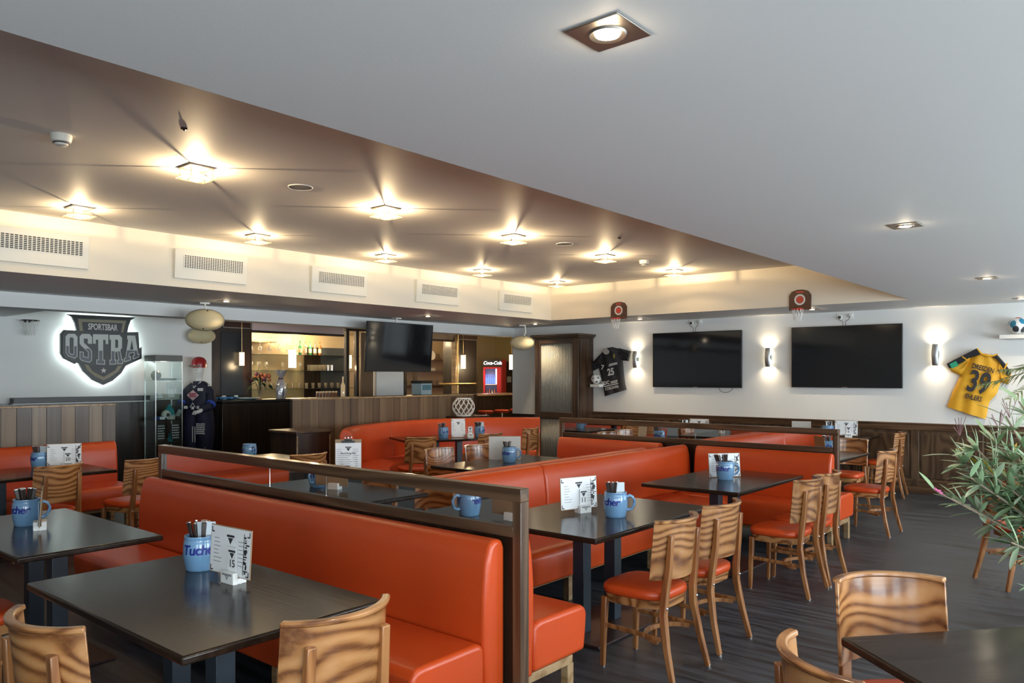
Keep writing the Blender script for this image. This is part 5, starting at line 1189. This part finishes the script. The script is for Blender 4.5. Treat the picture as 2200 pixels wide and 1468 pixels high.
pair('with 11, on the nearer booth table', -2.93, 4.20, .75, math.radians(72), '11')
pair('with 20, before the left striped boards', -8.20, 3.00, .75, math.radians(70), '20')
pair('seen edge-on on the table at the left edge', -5.03, 1.69, .75, math.radians(-20), '17')
pair('under the large wall television', -3.36, 11.22, .79, math.radians(12), '6')
pair('under the left wall television', -5.28, 10.62, .77, math.radians(8), '7')
menu('menu board behind the mug before the far screen', (-2.98, 6.46, .753), math.radians(50), tilt=.12)
number_stand('white number stand on the drinks menu table, without board', (-5.275, 4.10, .75), math.radians(50), '')
menu('portrait drinks clipboard with a black clip, above the near screen', (-5.28, 4.12, .80), math.radians(50), .22, .31, .04, clip=True, strip=False)
menu('blank grey board standing behind a mug, beyond the long bench', (-5.41, 6.30, .753), math.radians(222), .34, .25, .08, blank=True)
menu('blank grey board on the wall table under the large television', (-4.02, 11.25, .793), math.radians(195), .26, .20, .06, blank=True)
menu('upright white menu between the two mugs inside the curved bench', (-7.86, 8.12, .753), math.radians(55), .21, .27, .08, strip=False)
number_stand('white number stand inside the curved bench, between the mugs', (-7.74, 8.24, .75), math.radians(60), '30')

# ================================================================== PLANTS
M['leaf'] = mat('oleander_leaf', (.30, .44, .25), .45, var=.25, bscale=3); M['leaf_pale'] = mat('oleander_leaf_pale', (.44, .54, .37), .45, var=.2, bscale=3); M['leaf_yellow'] = mat('yellow_leaf', (.58, .42, .06), .5)
M['stem'] = mat('plant_stem', (.26, .20, .14), .7); M['pink'] = mat('pink_flower', (.70, .16, .42), .5); M['bud'] = mat('plum_bud', (.22, .10, .11), .6)
PL = thing('flowering_shrub', 'tall oleander shrub with narrow leaves and a pink flower at the right edge', 'plant', (-.28, 5.62, 0))
obj('pot', MB().lathe([(.17, 0), (.21, .30), (.225, .32), (.225, .36), (.205, .36), (.20, .33), (0, .33)], 28), mat('terracotta', (.30, .10, .05), .7), PL)
obj('soil', MB().lathe([(0, .331), (.199, .331)], 24), 'cut_dark', PL)
lm = {}; leaves_all = []
def leaf_mesh(L):
    vs = []; n = 6
    for i in range(n+1):
        u = i/n; wv = .5*L*.21*math.sin(PI*min(1, u*.93+.05))**.8 if 0 < i < n else .001; z = -.12*L*u*u
        vs += [(u*L, -wv, z+.15*wv), (u*L, 0, z-.1*wv), (u*L, wv, z+.15*wv)]
    return MB().add(vs, [(i*3+k, i*3+k+1, (i+1)*3+k+1, (i+1)*3+k) for i in range(n) for k in (0, 1)])
for nm in ('leaf', 'leaf_pale', 'leaf_yellow'): lm[nm] = mesh_of('leaf', leaf_mesh(.14), nm, 80)
rnd = random.Random(12); cr_, sr_ = math.cos(math.radians(40.12)), math.sin(math.radians(40.12))
RV = Vector((cr_, sr_, 0)); FV = Vector((-sr_, cr_, 0)); pot = Vector((-.28, 5.62, 0)); nleaf = 0
def stem(pts, r0, leaves, name='stem'):
    global nleaf
    P = [Vector(p) for p in pts]; S = []
    for i in range(len(P)-1):
        a, b_, c, d = P[max(0, i-1)], P[i], P[i+1], P[min(len(P)-1, i+2)]
        for s in range(4):
            u = s/4; S.append(.5*((2*b_)+(c-a)*u+(2*a-5*b_+4*c-d)*u*u+(3*b_-a-3*c+d)*u**3))
    S.append(P[-1]); n = len(S)
    obj('stem', MB().tube([tuple(p) for p in S], [r0*(1-.65*i/n) for i in range(n)], 6), 'stem', PL)
    for k in range(leaves):
        u = 1-(k/leaves)**1.1*.62; p = S[min(n-1, int(u*(n-1)))]; q = S[max(0, int(u*(n-1))-1)]; t = (p-q).normalized() if (p-q).length else Vector((0, 0, 1))
        side = Vector((rnd.gauss(0, 1), rnd.gauss(0, 1), rnd.gauss(0, .7))); side = (side-t*side.dot(t)).normalized()
        d = (side*rnd.uniform(.6, 1.0)+t*rnd.uniform(.3, 1.0)+Vector((0, 0, .15))).normalized()
        up = Vector((0, 0, 1)) if abs(d.z) < .9 else Vector((1, 0, 0)); y = up.cross(d).normalized(); z = d.cross(y)
        nm = 'leaf_yellow' if rnd.random() < .03 else ('leaf_pale' if rnd.random() < .4 else 'leaf')
        s = rnd.uniform(.75, 1.3); m4 = Matrix.Translation(p) @ Matrix((d, y, z)).transposed().to_4x4() @ Matrix.Scale(s, 4); nleaf += 1
        leaves_all.append((p, nm, m4))
def W(r, f, z):          # r to the right, f away: relative to the pot
    v = RV*r+FV*f; return (v.x, v.y, z)
TIPS = (((-.62, -.1, 1.42), (-.35, -.05, 1.0), 24), ((-.45, .05, 1.50), (-.2, 0, 1.05), 24), ((-.78, 0, 1.28), (-.45, 0, .95), 24), ((-.85, -.15, 1.08), (-.5, -.1, .85), 22), ((-.90, -.05, .95), (-.5, 0, .75), 20),
                    ((-.70, .15, 1.15), (-.4, .1, .9), 22), ((-.55, .2, 1.30), (-.25, .15, .95), 22), ((-.40, -.2, 1.22), (-.2, -.1, .9), 22), ((-.62, -.25, .88), (-.35, -.1, .72), 20), ((-.72, -.3, .75), (-.4, -.15, .62), 20),
                    ((-.50, -.05, 1.05), (-.3, 0, .8), 20), ((-.30, .1, 1.40), (-.15, .05, 1.0), 20), ((-.52, -.3, 1.0), (-.3, -.15, .8), 18), ((-.66, .0, 1.0), (-.4, 0, .8), 18),
        ((-.60, .1, .95), (-.35, .1, .75), 22), ((-.58, -.2, 1.2), (-.3, -.1, .9), 24), ((-.74, -.1, 1.12), (-.4, -.1, .85), 24), ((-.50, .1, 1.2), (-.25, .1, .9), 24), ((-.48, -.25, .80), (-.3, -.1, .7), 22), ((-.80, .1, 1.18), (-.45, .1, .9), 24), ((-.56, -.35, 1.1), (-.3, -.2, .85), 22))
for tip, mid, n in TIPS:
    n = int(n*3.4)
    stem([(0, 0, .33), W(mid[0]*.4, mid[1]*.4, .33+(mid[2]-.33)*.6), W(*mid), W(*tip)], .011, n)
stem([(0, 0, .33), W(-.2, -.1, .45), W(-.45, -.2, .42), W(-.60, -.22, .58)], .010, 4)
stem([(0, 0, .33), W(-.25, -.1, .62), W(-.6, -.1, .78), W(-1.02, -.1, 1.0)], .008, 2)
def flower(p, s):
    for k in range(5):
        a = 2*PI*k/5; mt = T(*p) @ Euler((0, .5, 0)).to_matrix().to_4x4() @ T(0, 0, 0, 0, 0, a)
        obj('petal', MB().add([(0, 0, 0), (.4*s, -.28*s, .1*s), (s, -.12*s, .2*s), (s, .16*s, .2*s), (.4*s, .28*s, .1*s)], [(0, 1, 2, 3, 4)], mt), 'pink', PL)
# the 300 leaves nearest the camera are parts, the rest is one foliage mass
leaves_all.sort(key=lambda q: abs((q[0]+pot).dot(RV)/(q[0]+pot).dot(FV)-.63)*6+(q[0]+pot).dot(FV)*.25)
mass = {}
for i, (p, nm, m4) in enumerate(leaves_all):
    if i < 300:
        o = bpy.data.objects.new('leaf', lm[nm]); C.objects.link(o); o.parent = PL; o.matrix_local = m4
    else: 
        lf = leaf_mesh(.14); mass.setdefault(nm, MB()).add(lf.v, lf.f, m4)
for nm, b in mass.items(): o = obj('foliage', b, nm, PL, smooth=80); o['kind'] = 'stuff'
flower(W(-1.0, -.1, .985), .035); flower(W(-1.01, -.11, 1.0), .028)
for r, f, z in ((-.60, -.1, 1.46), (-.66, -.1, 1.40), (-.88, -.1, 1.36)):
    b = MB()
    for k in range(6): a = rnd.uniform(0, 6.28); b.tube([W(r, f, z-.05), W(r+.035*math.cos(a), f+.035*math.sin(a), z+rnd.uniform(0, .06))], [.001, .0022], 5)
    obj('bud_cluster', b, 'bud', PL)
# palm: fronds reaching in from the right
PM = thing('potted_palm', 'feathery palm fronds reaching in from the right edge', 'plant', (-.30, 6.50, -.0))
obj('pot', MB().lathe([(.16, 0), (.20, .34), (.19, .36), (0, .33)], 24), mat('dark_planter', (.05, .045, .04), .5), PM)
obj('trunk', MB().tube([(0, 0, .3), (.02, .01, .9), (.0, .0, 1.35)], [.05, .04, .035], 10), 'stem', PM)
M['palm'] = mat('palm_leaf', (.20, .25, .09), .5, var=.3, bscale=4)
def frond(pts, L, name='frond'):
    P = [Vector(p) for p in pts]; S = []
    for i in range(len(P)-1):
        for s in range(12): S.append(P[i].lerp(P[i+1], s/12))
    S.append(P[-1]); b = MB().tube([tuple(p) for p in S], [.007*(1-.8*i/len(S)) for i in range(len(S))], 6); n = len(S)
    for i in range(4, n):
        t = (S[i]-S[i-1]).normalized(); sd = t.cross(Vector((0, 0, 1))).normalized()
        for s in (-1, 1):
            l = L*math.sin(PI*(.12+.85*i/n))**.7; d = (sd*s*.75+t*.7+Vector((0, 0, -.25+rnd.uniform(-.15, .1)))).normalized(); e = S[i]+d*l; m = S[i]+d*l*.5+Vector((0, 0, .02)); w_ = t*.006
            b.add([S[i]-w_, S[i]+w_, m+w_*1.2, m-w_*1.2, e], [(0, 1, 2, 3), (3, 2, 4)])
    o = obj('frond', b, 'palm', PM); return o
for tip, mid, L in (((-.74, -.15, 1.50), (-.42, -.1, 1.70), .26), ((-.62, .1, 1.68), (-.3, .05, 1.74), .25), ((-.60, -.3, 1.40), (-.3, -.15, 1.62), .24), ((-.30, .25, 1.95), (-.12, .1, 1.75), .22), ((-.68, .25, 1.58), (-.35, .15, 1.70), .25)):
    frond([(0, 0, 1.33), W(*[mid[0]*.35, mid[1]*.35, 1.33+(mid[2]-1.33)*.75]), W(*mid), W(*tip)], L)
